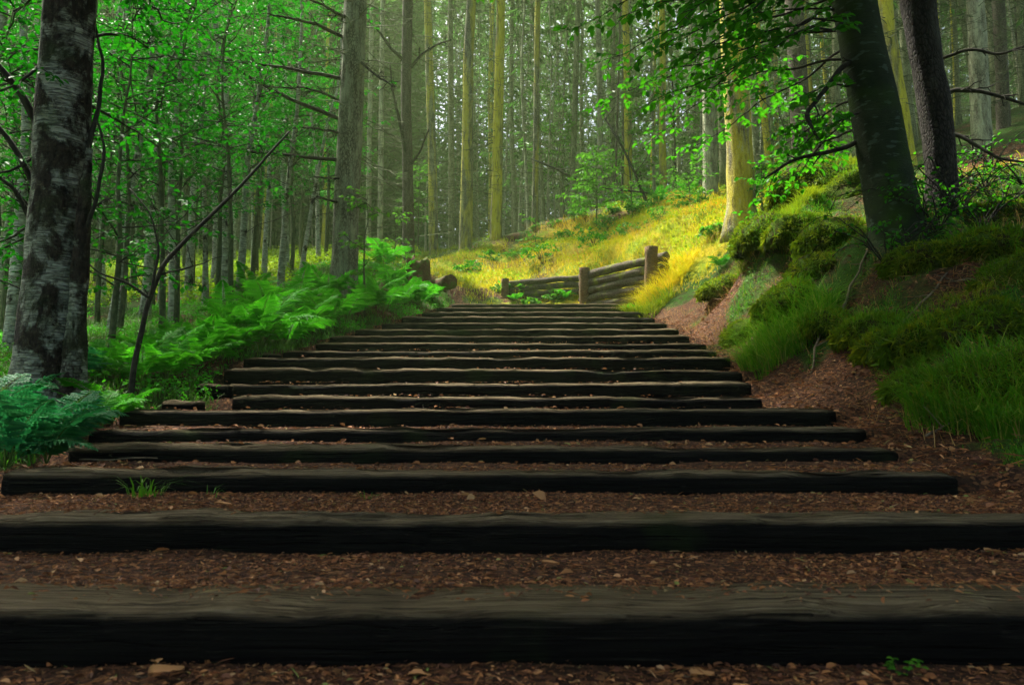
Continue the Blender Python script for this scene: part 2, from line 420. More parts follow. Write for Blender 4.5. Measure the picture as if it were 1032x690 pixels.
BUMPS = [(790, 246, 10.0, .6, .55), (850, 222, 10.8, .7, .5), (745, 262, 11.6, .5, .3), (770, 285, 9.6, .35, .2), (805, 305, 7.7, .38, .25), (980, 385, 4.6, .4, .22), (1010, 330, 5.3, .45, .18), (870, 275, 7.6, .4, .2),
         (640, 230, 20.5, 1.0, .35), (560, 250, 21, .9, .3), (690, 225, 17.5, .7, .3), (480, 268, 21.5, .7, .3), (720, 240, 14.8, .5, .15), (950, 290, 6.2, .4, .15)]
BUMPS = [(*at(a, b, c)[:2], s, h) for a, b, c, s, h in BUMPS]

def stair_mask(x, y, ext=1.0):
    l = np.interp(y, SY, SL); r = np.interp(y, SY, SR)
    w = sstep(l - .28, l + .02, x) * (1 - sstep(r - .02, r + .40, x))
    return w * (1 - sstep(SY[-1] + ext * .3, SY[-1] + ext * 1.1, y))

def stair_z(x, y):
    y = np.asarray(y, float)
    k = np.searchsorted(SY + .07, y) - 1
    zt = np.where(k < 0, Z_LOW, SZ[np.clip(k, 0, len(SY) - 1)])
    nxt = np.clip(k + 1, 0, len(SY) - 1)
    y0 = np.where(k < 0, .6, SY[np.clip(k, 0, len(SY) - 1)]); fr = np.clip((y - y0) / np.maximum(SY[nxt] - y0, .05), 0, 1)
    return zt - .022 + .022 * fr + .018 * fbm(x * 3, y * 3, 5)

def ground_z(x, y):
    x = np.asarray(x, float); y = np.asarray(y, float)
    z = tps(x, y)
    for (bx, by, s, h) in BUMPS:
        z = z + h * np.exp(-((x - bx) ** 2 + (y - by) ** 2) / (s * s))
    far = sstep(2, 14, np.hypot(x, y - 4))
    z = z + .16 * fbm(x * .9, y * .9, 1, 4) * (.5 + .9 * far) + .05 * fbm(x * 4.5, y * 4.5, 2, 3)
    rb = sstep(.3, 1.4, x - np.interp(y, SY, SR)) * (1 - sstep(15, 19, y)) * sstep(2.5, 4, y)
    hm = vnoise(x * 1.5 + 3.3, y * 1.3, 77) + .6 * vnoise(x * 3.1, y * 2.9 + 5, 78)
    z = z + rb * .42 * (np.abs(hm) * -1.0 + .22) + rb * .10 * (.15 - np.abs(vnoise(x * 5.3, y * 5.1, 79)))
    w = stair_mask(x, y, 2.0)
    return z * (1 - w) + stair_z(x, y) * w

def gz(x, y): return float(ground_z(np.array([x]), np.array([y]))[0])
def on_ground(px, Y):
    x = (px - PW / 2) / PF * Y * 1.0
    return np.array([x, Y, gz(x, Y)])

def axis(a, b, step, far_lo, far_hi, g=1.16):
    c = list(np.arange(a, b, step)); s = step; lo = []
    v = a
    while v > far_lo: s *= g; v -= min(s, 3.0); lo.append(v)
    s = step; v = c[-1]; hi = []
    while v < far_hi: s *= g; v += min(s, 3.0); hi.append(v)
    return np.array(lo[::-1] + c + hi)
gx = axis(-4.2, 5.2, .055, -110, 110); gy = axis(.9, 19.5, .055, -38, 118)
GX, GY = np.meshgrid(gx, gy, indexing='ij')
GZ = ground_z(GX, GY)
nx, ny = GX.shape
V = np.stack([GX, GY, GZ], -1).reshape(-1, 3)
i = (np.arange(nx - 1)[:, None] * ny + np.arange(ny - 1)[None]).ravel()
Q = np.stack([i, i + ny, i + ny + 1, i + 1], -1)
mb = MB(); mb.add(V, Q)
ground = mb.build('ground', M['ground']); tag(ground, kind='structure')

def zones(x, y):
    """what grows where: green moss, yellow moss, the rest is needle litter"""
    l = np.interp(y, SY, SL); r = np.interp(y, SY, SR)
    st = stair_mask(x, y)
    n = fbm(x * .8, y * .8, 31, 3)
    green = .66 + .7 * n + .55 * fbm(x * 2.2, y * 2.2, 33, 3)
    edge = (1 - sstep(.1, .6, x - r)) * sstep(-.3, 0, x - r) * (1 - sstep(14, 17, y))
    green = green - .65 * edge
    # earthy scar beside the upper stairs and beside the tuft
    for (px, py, Y, s) in ((692, 305, 13.0, .5), (716, 345, 10.2, .4), (870, 370, 5.6, .35)):
        c = at(px, py, Y); green = green - .6 * np.exp(-((x - c[0]) ** 2 + (y - c[1]) ** 2) / (s * s))
    yb = np.zeros_like(x)
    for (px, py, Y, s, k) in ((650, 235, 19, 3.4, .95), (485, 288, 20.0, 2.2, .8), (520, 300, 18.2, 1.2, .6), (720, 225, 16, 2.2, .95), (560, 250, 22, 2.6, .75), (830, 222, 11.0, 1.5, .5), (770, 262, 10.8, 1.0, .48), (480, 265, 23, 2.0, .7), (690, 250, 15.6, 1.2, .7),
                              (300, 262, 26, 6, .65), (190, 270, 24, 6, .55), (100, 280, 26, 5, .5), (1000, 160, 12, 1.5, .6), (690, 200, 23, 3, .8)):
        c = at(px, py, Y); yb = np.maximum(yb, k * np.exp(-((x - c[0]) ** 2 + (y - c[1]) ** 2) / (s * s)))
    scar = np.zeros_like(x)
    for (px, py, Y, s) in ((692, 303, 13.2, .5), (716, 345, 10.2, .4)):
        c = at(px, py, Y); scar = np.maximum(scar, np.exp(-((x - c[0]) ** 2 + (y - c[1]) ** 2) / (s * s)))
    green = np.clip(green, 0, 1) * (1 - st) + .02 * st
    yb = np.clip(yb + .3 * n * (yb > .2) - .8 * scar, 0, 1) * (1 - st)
    return green, yb
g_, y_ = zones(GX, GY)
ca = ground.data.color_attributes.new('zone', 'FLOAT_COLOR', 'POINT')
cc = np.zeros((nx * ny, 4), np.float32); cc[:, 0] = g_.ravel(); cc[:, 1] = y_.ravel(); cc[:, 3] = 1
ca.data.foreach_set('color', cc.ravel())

# ------------------------------------------------------------------ step logs
ORD = ['lowest', 'second', 'third', 'fourth', 'fifth', 'sixth', 'seventh', 'eighth', 'ninth', 'tenth', 'eleventh', 'twelfth', 'thirteenth', 'fourteenth', 'fifteenth',
       'sixteenth', 'seventeenth', 'eighteenth', 'topmost']
def step_log(name, xl, xr, y, z, depth, height, seed, tilt=0.0):
    n = int(max(24, (xr - xl) / (.045 if y < 4 else .09)))
    xs = np.linspace(xl, xr, n)
    prof = np.array([(0.012, -1, 0), (-.004, -.66, 0), (-.010, -.38, 0), (-.006, -.17, 0), (.004, -.07, 0), (.020, -.018, 0), (.05, 0, 0), (.4, .004, 1), (.75, 0, 1), (.98, -.01, 1), (1, -.3, 1), (1, -1, 1)])
    py_ = np.where(prof[:, 2] > 0, prof[:, 0] * depth, prof[:, 0])
    pz_ = np.where(prof[:, 1] > -.2, prof[:, 1] * .16, prof[:, 1] * height)
    m = len(prof)
    wz = .014 * fbm(xs * .9, 0 * xs + seed, 40 + seed, 3) + .012 * fbm(xs * 6, 0 * xs + seed, 60 + seed, 3)
    wy = .028 * fbm(xs * .8, 0 * xs + seed + 3, 50 + seed, 3)
    chip = np.maximum(0, fbm(xs * 2.3, 0 * xs + seed, 66 + seed, 4) - .22)
    edge_w = np.exp(-((np.arange(m) - 5.0) / 1.2) ** 2)
    Y = wy[:, None] + py_[None] + .10 * chip[:, None] * edge_w[None] + .018 * fbm(xs[:, None] * 5, np.arange(m)[None] * .9 + seed, 70, 3)
    Z = wz[:, None] + pz_[None] - .05 * chip[:, None] * edge_w[None] + .012 * fbm(xs[:, None] * 6, np.arange(m)[None] * 1.1 - seed, 80, 3)
    # worn, rounded ends
    e = np.minimum(xs - xl, xr - xs); k = 1 - np.exp(-e / .012) * .22
    Z = -height * .35 + (Z + height * .35) * k[:, None]
    Y = depth * .5 + (Y - depth * .5) * k[:, None]
    xm = (xl + xr) / 2
    Z = Z + tilt * (xs - xm)[:, None]
    X = np.repeat(xs[:, None] - xm, m, 1)
    V = np.stack([X, Y, Z], -1).reshape(-1, 3)
    a = np.arange(n - 1)[:, None] * m; b = np.arange(m)[None]; c = (b + 1) % m
    Q = np.stack([a + b, a + m + b, a + m + c, a + c], -1).reshape(-1, 4)
    c0 = len(V)
    V = np.concatenate([V, [V[:m].mean(0)], [V[-m:].mean(0)]])
    bb = np.arange(m); cb = (bb + 1) % m
    T = np.concatenate([np.stack([bb, cb, np.full(m, c0)], -1), np.stack([(n - 1) * m + cb, (n - 1) * m + bb, np.full(m, c0 + 1)], -1)])
    mb = MB(); mb.add(V, Q, T)
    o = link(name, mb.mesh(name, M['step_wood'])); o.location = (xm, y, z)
    return o
TILT = [0, .0, -.004, -.006, .004, .003, -.004, .005, -.004, 0, .004, -.003, .003, 0, 0, -.003, .002, 0, 0]
LOOK = {0: 'dark squared timber with the broadest worn grey top', 1: 'black timber with a strip of brown litter behind it', 2: 'black timber whose end lies under the blue green fern',
        3: 'black timber ending short in brown litter', 4: 'dark log with a pale worn lip', 5: 'dark log starting beside the thin sapling'}
for k in range(len(SY)):
    hgt = .19 if k < 6 else max(.17, min(.24, SZ[k] - SZ[k - 1] + .04))
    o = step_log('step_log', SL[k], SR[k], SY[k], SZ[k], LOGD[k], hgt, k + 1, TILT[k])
    lab = LOOK.get(k, 'dark weathered log with a pale worn lip')
    w = {0: 'lowest step of the stairway, ', len(SY) - 1: 'topmost step of the stairway, '}.get(k, ORD[k] + ' step up the stairway, ')
    tag(o, w + lab, 'log step', 'log steps of the stairway')

# offcuts beside the steps on the fern side
for (px, py, Y, w, h, lab) in ((213, 387, 6.0, .26, .13, 'short black log offcut lying at the fern edge beside the steps'), (180, 404, 5.25, .26, .08, 'thin mossy offcut half buried between two step ends'),
                               (272, 356, 7.9, .2, .12, 'dark stub of log under the tall bright fern')):
    c = at(px, py, Y)
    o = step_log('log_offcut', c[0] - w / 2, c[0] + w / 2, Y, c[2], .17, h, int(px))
    tag(o, lab, 'log')

# ------------------------------------------------------------------ retaining wall at the top
PB = [at(657, 303, 15.6), at(589, 305, 17.6), at(509, 304, 18.7)]
PTOP = [at(656, 249, 15.6), at(589, 270, 17.6), at(509, 281, 18.7)]
wall = thing('retaining_wall', 'low retaining wall of stacked round logs held by wooden posts at the top of the stairs', 'log wall', PB[1])
for k in range(3):
    a, b = PB[k].copy(), PTOP[k]
    a[2] -= .5
    P = np.linspace(a, b, 14); r = (.145, .13, .10)[k]
    m_ = MB(); m_.tube(P, r * (1 + .05 * np.sin(np.arange(14))), 14, rough=.08, seed=k)
    m_.build('post', M['post'], wall)
ends = [(at(672, 258, 15.6), at(586, 279, 17.7), 5), (at(592, 279, 17.7), at(512, 286, 18.8), 4)]
for (A, B, nl) in ends:
    H = .21 if A is ends[0][0] else .17
    for j in range(nl):
        a = A.copy(); b = B.copy(); a[2] -= j * H; b[2] -= j * H * .9
        a[1] += .1 + .02 * j; b[1] += .1
        d = (b - a); a = a - d * (.10 if nl == 4 and A is ends[0][0] else .02) * random.uniform(.3, 1)
        P = np.linspace(a, b, 26)
        P[:, 2] += .03 * fbm(np.linspace(0, 4, 26), np.full(26, j * 3.1 + nl), 90) + .02 * np.sin(np.linspace(0, 3, 26))
        m_ = MB(); m_.tube(P, (.10 if A is ends[0][0] else .078) * (1 + .12 * fbm(np.linspace(0, 5, 26), np.full(26, j * 1.0), 91)), 14, rough=.16, seed=j)
        m_.build('log', M['rail'], wall)

# stump and mossy log end on the fern side of the top
c = on_ground(419, 16.6)
st = thing('tree_stump', 'reddish rotten tree stump among the ferns near the top of the stairs', 'stump', c)
P = np.array([c + (0, 0, -.25), c + (0, 0, .05), c + (.01, 0, .3), c + (.0, 0, .52), c + (.0, 0, .60)]); 
m_ = MB(); m_.tube(P, [.36, .29, .25, .24, .20], 26, rough=.22, seed=4)
vv = m_.v[0]; top = vv[:, 2] > c[2] + .42; vv[top, 2] += RNG.uniform(-.10, .06, top.sum()); m_.build('trunk', M['stump'], st)
m_ = MB()
for a in (.3, 1.9, 3.4, 5.0):
    d = np.array([math.cos(a), math.sin(a), 0])
    m_ = MB(); m_.tube(np.array([c + d * .2 + (0, 0, .14), c + d * .42 + (0, 0, .02), c + d * .7 + (0, 0, -.12)]), [.12, .085, .03], 10, rough=.15, seed=3); m_.build('root', M['stump'], st)
a = at(454, 284, 15.8)
m_ = MB(); m_.tube(np.linspace(a, a + np.array([-.9, 1.6, .1]), 12), .15 * (1 + .08 * np.cos(np.arange(12))), 16, rough=.1, seed=8)
tag(m_.build('mossy_log', M['stump'], None, a), 'round mossy log lying beside the last steps, its dark sawn end showing', 'log')

# ------------------------------------------------------------------ branches and leaves
def curve(a, b, sag=0.0, wob=.0, n=10, seed=0, side=None):
    a = np.asarray(a, float); b = np.asarray(b, float); t = np.linspace(0, 1, n)[:, None]
    L = np.linalg.norm(b - a)
    P = a + (b - a) * t
    P[:, 2] += -sag * L * 4 * (t * (1 - t))[:, 0]
    if wob:
        env = (t[:, 0] * (1.2 - t[:, 0])) * 2
        for c in range(3): P[:, c] += wob * L * env * fbm(t[:, 0] * 3.1 + 7 * c, np.full(n, seed * 1.7 + c), 200 + seed % 50, 3)
    return P

def spray(mb, a, b, r0=.02, leaf=(.075, .045), lm=1, wm=0, sag=-.03, spacing=.16, side_len=.55, gap=.05, droop_leaf=.2, seed=0, wob=.12, tilt=.35, start=.15, flat=None):
    """a bough from a to b with alternate side twigs that carry leaves in layered, nearly level planes"""
    rg = np.random.default_rng(seed + 1000)
    L = np.linalg.norm(np.asarray(b) - np.asarray(a))
    P = curve(a, b, sag, wob, max(8, int(L / .12)), seed)
    n = len(P); mb.tube(P, np.linspace(r0, max(.0025, r0 * .15), n), 6, wm)
    tg = unit(np.gradient(P, axis=0))
    s = np.concatenate([[0], np.cumsum(np.linalg.norm(np.diff(P, axis=0), axis=1))]); S = s[-1]
    LP = []; LD = []
    k = 0; pos = start * S
    while pos < S:
        t = pos / S
        p = np.array([np.interp(pos, s, P[:, c]) for c in range(3)]); d = unit(np.array([np.interp(pos, s, tg[:, c]) for c in range(3)]))
        sd = unit(np.cross(d, (0, 0, 1.0))) * (1 if k % 2 else -1)
        ln = side_len * (1 - .72 * t) * rg.uniform(.6, 1.15)
        e = p + (d * rg.uniform(.5, .9) + sd * rg.uniform(.6, 1) + np.array([0, 0, rg.uniform(-.28, .18)])) * ln * .8
        tw = curve(p, e, -.03, .12, 6, seed + k)
        mb.tube(tw, np.linspace(max(.0035, r0 * .3), .0015, 6), 4, wm)
        m_ = max(3, int(ln / gap)); tt = np.linspace(.12, 1, m_)
        td = unit(e - p); ts = unit(np.cross(td, (0, 0, 1.0)))
        for q, x in enumerate(tt):
            pp = np.array([np.interp(x, np.linspace(0, 1, 6), tw[:, c]) for c in range(3)])
            LP.append(pp); LD.append(td * .6 + ts * (1 if q % 2 else -1) * (.9 if q < m_ - 1 else 0) + np.array([0, 0, -droop_leaf]))
            if rg.random() < .45:
                LP.append(pp + rg.normal(0, .02, 3)); LD.append(td * .5 - ts * (1 if q % 2 else -1) + np.array([0, 0, -droop_leaf]))
        k += 1; pos += spacing * rg.uniform(.7, 1.3)
    LP = np.array(LP); LD = np.array(LD) + rg.normal(0, .25, (len(LD), 3)); m = len(LP)
    N = np.array([0, 0, 1.0]) + rg.normal(0, tilt, (m, 3))
    sc = rg.uniform(.65, 1.2, m)
    mb.leaves(LP, LD, N, leaf[0] * sc, leaf[1] * sc, lm, .18)

def cloud(mb, centre, rad, clumps, per, leaf, lm=1, seed=0, flat=.45, shell=.4):
    """a crown's leaves: clumps through an ellipsoid"""
    rg = np.random.default_rng(seed)
    d = unit(rg.normal(0, 1, (clumps, 3))); rr = rg.uniform(shell, 1, clumps) ** .6
    C = np.asarray(centre) + d * rr[:, None] * np.asarray(rad)
    P = np.repeat(C, per, 0) + rg.normal(0, 1, (clumps * per, 3)) * np.array([.5, .5, .22]) * (np.mean(rad) * .22)
    n = len(P); D = rg.normal(0, 1, (n, 3)); D[:, 2] = D[:, 2] * .4 - .25
    N = np.array([0, 0, 1.0]) + rg.normal(0, flat, (n, 3))
    s = rg.uniform(.6, 1.3, n)
    mb.leaves(P, D, N, leaf[0] * s, leaf[1] * s, lm, .2)
    return C

def trunk_path(pts, Y, top, n_low=26, n_up=12, bend=.0, seed=0, sink=.25, lean_keep=1.0):
    """pts: (px, py, width px) from foot to the top of the picture at distance Y; then carried on up to height `top`"""
    P = np.array([at(a, b, Y) for a, b, w in pts]); Rr = np.array([w / 2 / PF * Y for a, b, w in pts])
    t = np.linspace(0, 1, len(P)); tt = np.linspace(0, 1, n_low)
    Q = np.stack([np.interp(tt, t, P[:, c]) for c in range(3)], -1); r = np.interp(tt, t, Rr)
    # smooth the polyline a little
    for _ in range(3): Q[1:-1] = .25 * Q[:-2] + .5 * Q[1:-1] + .25 * Q[2:]
    d = unit(Q[-1] - Q[-4]); d = unit(d * lean_keep + np.array([0, 0, 1 - lean_keep + 1e-6]))
    z0 = Q[-1][2]
    if top > z0:
        k = np.linspace(0, 1, n_up + 1)[1:]
        up = Q[-1] + d * ((top - z0) / d[2]) * k[:, None]
        Q = np.concatenate([Q, up]); r = np.concatenate([r, r[-1] * (1 - .85 * k)])
    foot = Q[0].copy(); foot[2] = min(foot[2], gz(foot[0], foot[1])) - sink
    Q = np.concatenate([[foot], Q]); r = np.concatenate([[r[0] * 1.25], r])
    return Q, r

# ------------------------------------------------------------------ spruce: trunk and crown, shared variants
def dead_whorls(mb, z0, z1, ln, nb, rg, wm=0, r_at=lambda z: .1, sub=3, thick=.008):
    for k in range(nb):
        z = rg.uniform(z0, z1); a = rg.uniform(0, 2 * math.pi)
        L = ln * rg.uniform(.35, 1.0)
        d = np.array([math.cos(a), math.sin(a), rg.uniform(-.45, .12)])
        p = np.array([0, 0, z]) + d * [r_at(z) * .6, r_at(z) * .6, 0]
        e = p + d * L
        P = curve(p, e, rg.uniform(-.08, .06), .14, 6, int(rg.integers(0, 9999)))
        mb.tube(P, np.linspace(thick, thick * .3, 6), 3, wm)
        for q in range(sub):
            i = int(rg.integers(2, 5)); s = unit(np.cross(d, (0, 0, 1.0))) * rg.choice([-1, 1])
            e2 = P[i] + (d * .5 + s * .8 + np.array([0, 0, rg.uniform(-.4, .1)])) * L * rg.uniform(.2, .45)
            mb.tube(np.linspace(P[i], e2, 3), [thick * .45, thick * .35, thick * .2], 3, wm)

def needle_crown(mb, z0, z1, rad, whorls, rg, lm=1, wm=0, per=26, size=(.34, .13)):
    for k in range(whorls):
        t = (k + rg.uniform(0, 1)) / whorls; z = z0 + (z1 - z0) * t
        a = rg.uniform(0, 2 * math.pi); L = rad * (1 - t * .85) * rg.uniform(.6, 1.1)
        d = np.array([math.cos(a), math.sin(a), rg.uniform(-.35, .05)])
        p = np.array([0, 0, z]); e = p + d * L
        P = curve(p, e, .06, .08, 6, int(rg.integers(0, 9999)))
        mb.tube(P, np.linspace(.028, .006, 6), 4, wm)
        n = per; x = rg.uniform(.25, 1, n)
        Pp = np.stack([np.interp(x, np.linspace(0, 1, 6), P[:, c]) for c in range(3)], -1)
        s = unit(np.cross(d, (0, 0, 1.0)))
        sgn = rg.choice([-1, 1], n)[:, None]
        D = d * .6 + s * sgn * rg.uniform(.3, 1.0, (n, 1)) + np.stack([0 * x, 0 * x, rg.uniform(-.6, 0, n)], -1)
        N = np.array([0, 0, 1.0]) + rg.normal(0, .35, (n, 3))
        sc = rg.uniform(.6, 1.3, n)
        mb.leaves(Pp, D, N, size[0] * sc, size[1] * sc, lm, .25)

def spruce_variant(seed, H=24.0, r0=.16, mats='bark_far', crown_from=14.0, needle='needle_far', deadlen=1.5, nb=70, rad=2.3, whorls=46):
    rg = np.random.default_rng(seed)
    n = 30; t = np.linspace(0, 1, n)
    P = np.stack([.34 * fbm(t * 4, 0 * t + seed, seed, 2) * t * 3, .34 * fbm(t * 4, 0 * t + seed + 9, seed + 5, 2) * t * 3, t * H - .35 * (t == 0)], -1)
    rr = r0 * (1 - .82 * t) * (1 + .5 * np.exp(-t * H / .35))
    mb = MB(); mb.tube(P, rr, 10, 0, .05, seed)
    tm = mb.mesh('trunk', M[mats])
    mb = MB()
    dead_whorls(mb, 1.2, crown_from + 2, deadlen, nb, rg, 0, lambda z: r0 * (1 - .8 * z / H))
    needle_crown(mb, crown_from, H + .5, rad, whorls, rg, 1, 0)
    needle_crown(mb, 3.5, crown_from, deadlen * .9, 26, rg, 1, 0, 9, (.26, .07))
    cm = mb.mesh('crown', [M['twig_dead'], M[needle]])
    return tm, cm

def place_tree(name, label, group, tm, cm, x, y, rz, sc, lean=(0, 0), z=None):
    root = thing(name, label, 'tree', (x, y, gz(x, y) if z is None else z), group)
    root.rotation_euler = (lean[0], lean[1], rz); root.scale = (sc[0], sc[0], sc[1])
    link('trunk', tm, root); link('crown', cm, root)
    return root

FAR = [spruce_variant(300 + k, r0=(.115, .07, .125, .055)[k], mats=('bark_far', 'bark_pale', 'bark_far', 'bark_brown')[k], deadlen=(2.2, 1.6, 2.4, 1.5)[k], nb=(120, 100, 130, 90)[k], crown_from=(15, 14, 16, 13)[k], rad=(2.0, 1.7, 2.2, 1.4)[k], whorls=34) for k in range(4)]
FAR.append(spruce_variant(320, r0=.12, mats='bark_mossy', deadlen=1.2, nb=55, crown_from=15, rad=1.8, whorls=34))

FAR.append(spruce_variant(330, H=23, r0=.055, mats='bark_pale', deadlen=.9, nb=60, crown_from=16, rad=1.0, whorls=20)); FAR.append(spruce_variant(331, H=22, r0=.042, mats='bark_pale', deadlen=.8, nb=50, crown_from=15, rad=.9, whorls=18)); FAR.append(spruce_variant(332, H=22, r0=.05, mats='bark_far', deadlen=1.1, nb=70, crown_from=15, rad=1.0, whorls=18))
# sun direction (towards the sun)
SUN_AZ, SUN_EL = R(-42), R(59)       # azimuth measured from +Y (up the stairs), negative = to the fern side
SUN_D = np.array([math.sin(SUN_AZ) * math.cos(SUN_EL), math.cos(SUN_AZ) * math.cos(SUN_EL), math.sin(SUN_EL)])
GLADES = [(at(640, 235, 19), 4.2), (at(720, 225, 16), 4.0), (at(340, 300, 11.5), 3.2), (at(830, 225, 11), 3.0), (at(480, 290, 17), 3.5)]
def in_sun_gap(x, y, z, rad=0):
    for dz in (-4, 0, 4, 8):
        for g, r in GLADES:
            d = np.array([x, y, z + dz]) - g; t = d @ SUN_D
            if t > 0 and np.linalg.norm(d - t * SUN_D) < r + rad: return True
    return False

# far forest: individual trees by distance band
placed = []
def far_band(n, y0, y1, label, group, variants, pxr=(-40, 1075), minsep=.9, grow=(.9, 1.12)):
    made = 0; tries = 0
    while made < n and tries < n * 60:
        tries += 1
        px = random.uniform(*pxr); Y = random.uniform(y0, y1)
        x = (px - PW / 2) / PF * Y
        if Y < 26 and -2.0 < x < 6.5: continue
        if any((x - a) ** 2 + (Y - b) ** 2 < minsep ** 2 for a, b in placed): continue
        if in_sun_gap(x, Y, gz(x, Y) + 17, .8): continue
        placed.append((x, Y)); made += 1
        tm, cm = FAR[random.choice(variants)]
        s = random.uniform(*grow)
        place_tree('spruce_tree', label, group, tm, cm, x, Y, random.uniform(0, 6.28), (s * random.uniform(.6, 1.3), s), (random.gauss(0, .025), random.gauss(0, .035)))

# ------------------------------------------------------------------ named trees
def big_tree(name, label, pts, Y, top, bark, rough=.05, sides=22, group=None, lean_keep=1.0, seed=1, sink=.3, roots=0):
    Q, r = trunk_path(pts, Y, top, seed=seed, sink=sink, lean_keep=lean_keep)
    base = Q[1].copy(); base[2] = min(base[2], gz(base[0], base[1]))
    root = thing(name, label, 'tree', base, group)
    mb = MB(); mb.tube(Q, r, sides, 0, rough, seed)
    mb.build('trunk', M[bark], root)
    for k in range(roots):
        a = k * 2 * math.pi / roots + random.uniform(-.3, .3); d = np.array([math.cos(a), math.sin(a), 0])
        rr = r[2]; e = base + d * rr * 2.3; e[2] = max(gz(e[0], e[1]) - .05, base[2] - rr * 1.2); m = base + d * rr * 1.35; m[2] = gz(m[0], m[1]) + rr * .35
        s = base + d * rr * .55; s[2] = base[2] + rr * 1.3
        mb = MB(); mb.tube(np.array([s, (s + m) / 2 + (0, 0, -.02), m, e]), [rr * .42, rr * .40, rr * .30, rr * .10], 12, 0, .1, k)
        mb.build('root', M[bark], root)
    return root, Q, r

def local_crown(root, kind, z0, z1, rad, seed, whorls=50, dead=None, nb=40, axis_path=None, name='crown', needle='needle'):
    """needles high up and dead whorls below, following the trunk's lean"""
    rg = np.random.default_rng(seed); mb = MB()
    b = np.array(root.location)
    if dead: dead_whorls(mb, dead[0], dead[1], dead[2], nb, rg, 0, lambda z: .12, 5, .013)
    needle_crown(mb, z0, z1, rad, whorls, rg, 1, 0, 30, (.42, .17))
    V = []
    if axis_path is not None:
        for k, v in enumerate(mb.v):
            zz = v[:, 2] + b[2]
            v = v.copy()
            v[:, 0] += np.interp(zz, axis_path[:, 2], axis_path[:, 0]) - b[0]; v[:, 1] += np.interp(zz, axis_path[:, 2], axis_path[:, 1]) - b[1]
            V.append(v)
        mb.v = V
    return link(name, mb.mesh(name, [M['twig_dead'], M[needle]]), root)

# birch beside the ferns
birch, bq, br = big_tree('birch_tree', 'thick old birch with peeling white and black bark beside the blue green ferns', [(46, 398, 66), (50, 350, 60), (57, 250, 52), (62, 150, 49), (66, 70, 48), (71, 0, 48)], 5.0, 11.0, 'bark_birch', .12, 30, seed=3)
mb = MB(); Q2, r2 = trunk_path([(74, 392, 26), (77, 330, 19), (82, 250, 16), (86, 190, 12), (90, 150, 6)], 4.9, 0, seed=5); mb.tube(Q2, r2, 14, 0, .1, 6); mb.build('side_stem', M['bark_birch'], birch)
def limb(root, pts, Y0, Y1, w0, w1, mat, name='branch', sides=7, wob=.05, seed=0, subs=0, submat=None):
    P = np.array([at(a, b, Y0 + (Y1 - Y0) * k / max(1, len(pts) - 1)) for k, (a, b) in enumerate(pts)])
    t = np.linspace(0, 1, len(P)); n = 6 * len(P); tt = np.linspace(0, 1, n)
    Q = np.stack([np.interp(tt, t, P[:, c]) for c in range(3)], -1)
    for _ in range(2): Q[1:-1] = .25 * Q[:-2] + .5 * Q[1:-1] + .25 * Q[2:]
    L = np.linalg.norm(P[-1] - P[0])
    for c in range(3): Q[:, c] += wob * .25 * L * fbm(tt * 5 + c * 3, 0 * tt + seed, 400 + seed, 3) * np.minimum(1, tt * 4)
    mb = MB(); r = np.linspace(w0 / 2 / PF * Y0, w1 / 2 / PF * Y1, n); mb.tube(Q, r, sides, 0, .06, seed)
    rg = np.random.default_rng(seed)
    for k in range(subs):
        i = int(rg.integers(n // 5, n - 1)); d = unit(Q[min(n - 1, i + 1)] - Q[i - 1])
        s = unit(np.cross(d, rg.normal(0, 1, 3)))
        l = L * rg.uniform(.08, .28) * (1 - .5 * i / n)
        C = curve(Q[i], Q[i] + (d * .8 + s * .7 + (0, 0, -.1)) * l, 0, .2, 7, seed + k)
        mb.tube(C, np.linspace(r[i] * .5, r[-1] * .4, 7), 4, 0)
        for q in range(2):
            j = int(rg.integers(2, 6)); s2 = unit(np.cross(d, rg.normal(0, 1, 3)))
            mb.tube(curve(C[j], C[j] + (d * .6 + s2 * .8) * l * .45, 0, .15, 4, k), np.linspace(r[i] * .25, r[-1] * .3, 4), 3, 0)
    return mb.build(name, M[mat], root)
limb(birch, [(40, 130), (18, 90), (-10, 55), (-40, 35)], 5.0, 4.6, 9, 4, 'twig', seed=11, subs=6)
limb(birch, [(36, 190), (15, 150), (-8, 120), (-30, 100)], 5.0, 4.7, 7, 3, 'twig', seed=12, subs=6)
limb(birch, [(86, 160), (100, 110), (104, 60), (95, 20)], 5.0, 5.2, 6, 2, 'twig', seed=13, subs=4)
limb(birch, [(84, 240), (98, 200), (106, 150), (98, 120)], 4.9, 4.8, 5, 2, 'twig', seed=14, subs=4)
limb(birch, [(30, 220), (14, 190), (-6, 175)], 5.0, 4.8, 6, 2.5, 'twig', seed=15, subs=4)
def bough(root, a, b, seed, mats, name='bough', **kw):
    mb = MB(); spray(mb, a, b, seed=seed, **kw)
    return mb.build(name, mats, root)
BL = [M['twig'], M['birch_leaf']]
for k, (a, b, Ya, Yb) in enumerate((((60, -60), (-40, 40), 5, 4.6), ((55, 60), (-60, 130), 5, 4.4), ((50, 150), (-50, 210), 5, 4.7), ((80, 40), (180, 50), 5, 6.2), ((85, -20), (210, 40), 5, 6.5), ((80, 100), (160, 150), 5, 6), ((60, -40), (20, 20), 5, 6.5),
                                    ((50, 30), (0, 80), 5, 6.4), ((45, 220), (-30, 270), 5, 6), ((70, -90), (140, 10), 5, 4.8))):
    bough(birch, at(*a, Ya), at(*b, Yb), 20 + k, BL, leaf=(.055, .036), spacing=.12, gap=.04, side_len=.6, r0=.014)
mb = MB(); C = cloud(mb, (-2.6, 5.2, 9.5), (3.6, 3.8, 3.0), 260, 34, (.22, .15), 1, 77)  # unseen crown, added and thickened to keep sky light off the foreground
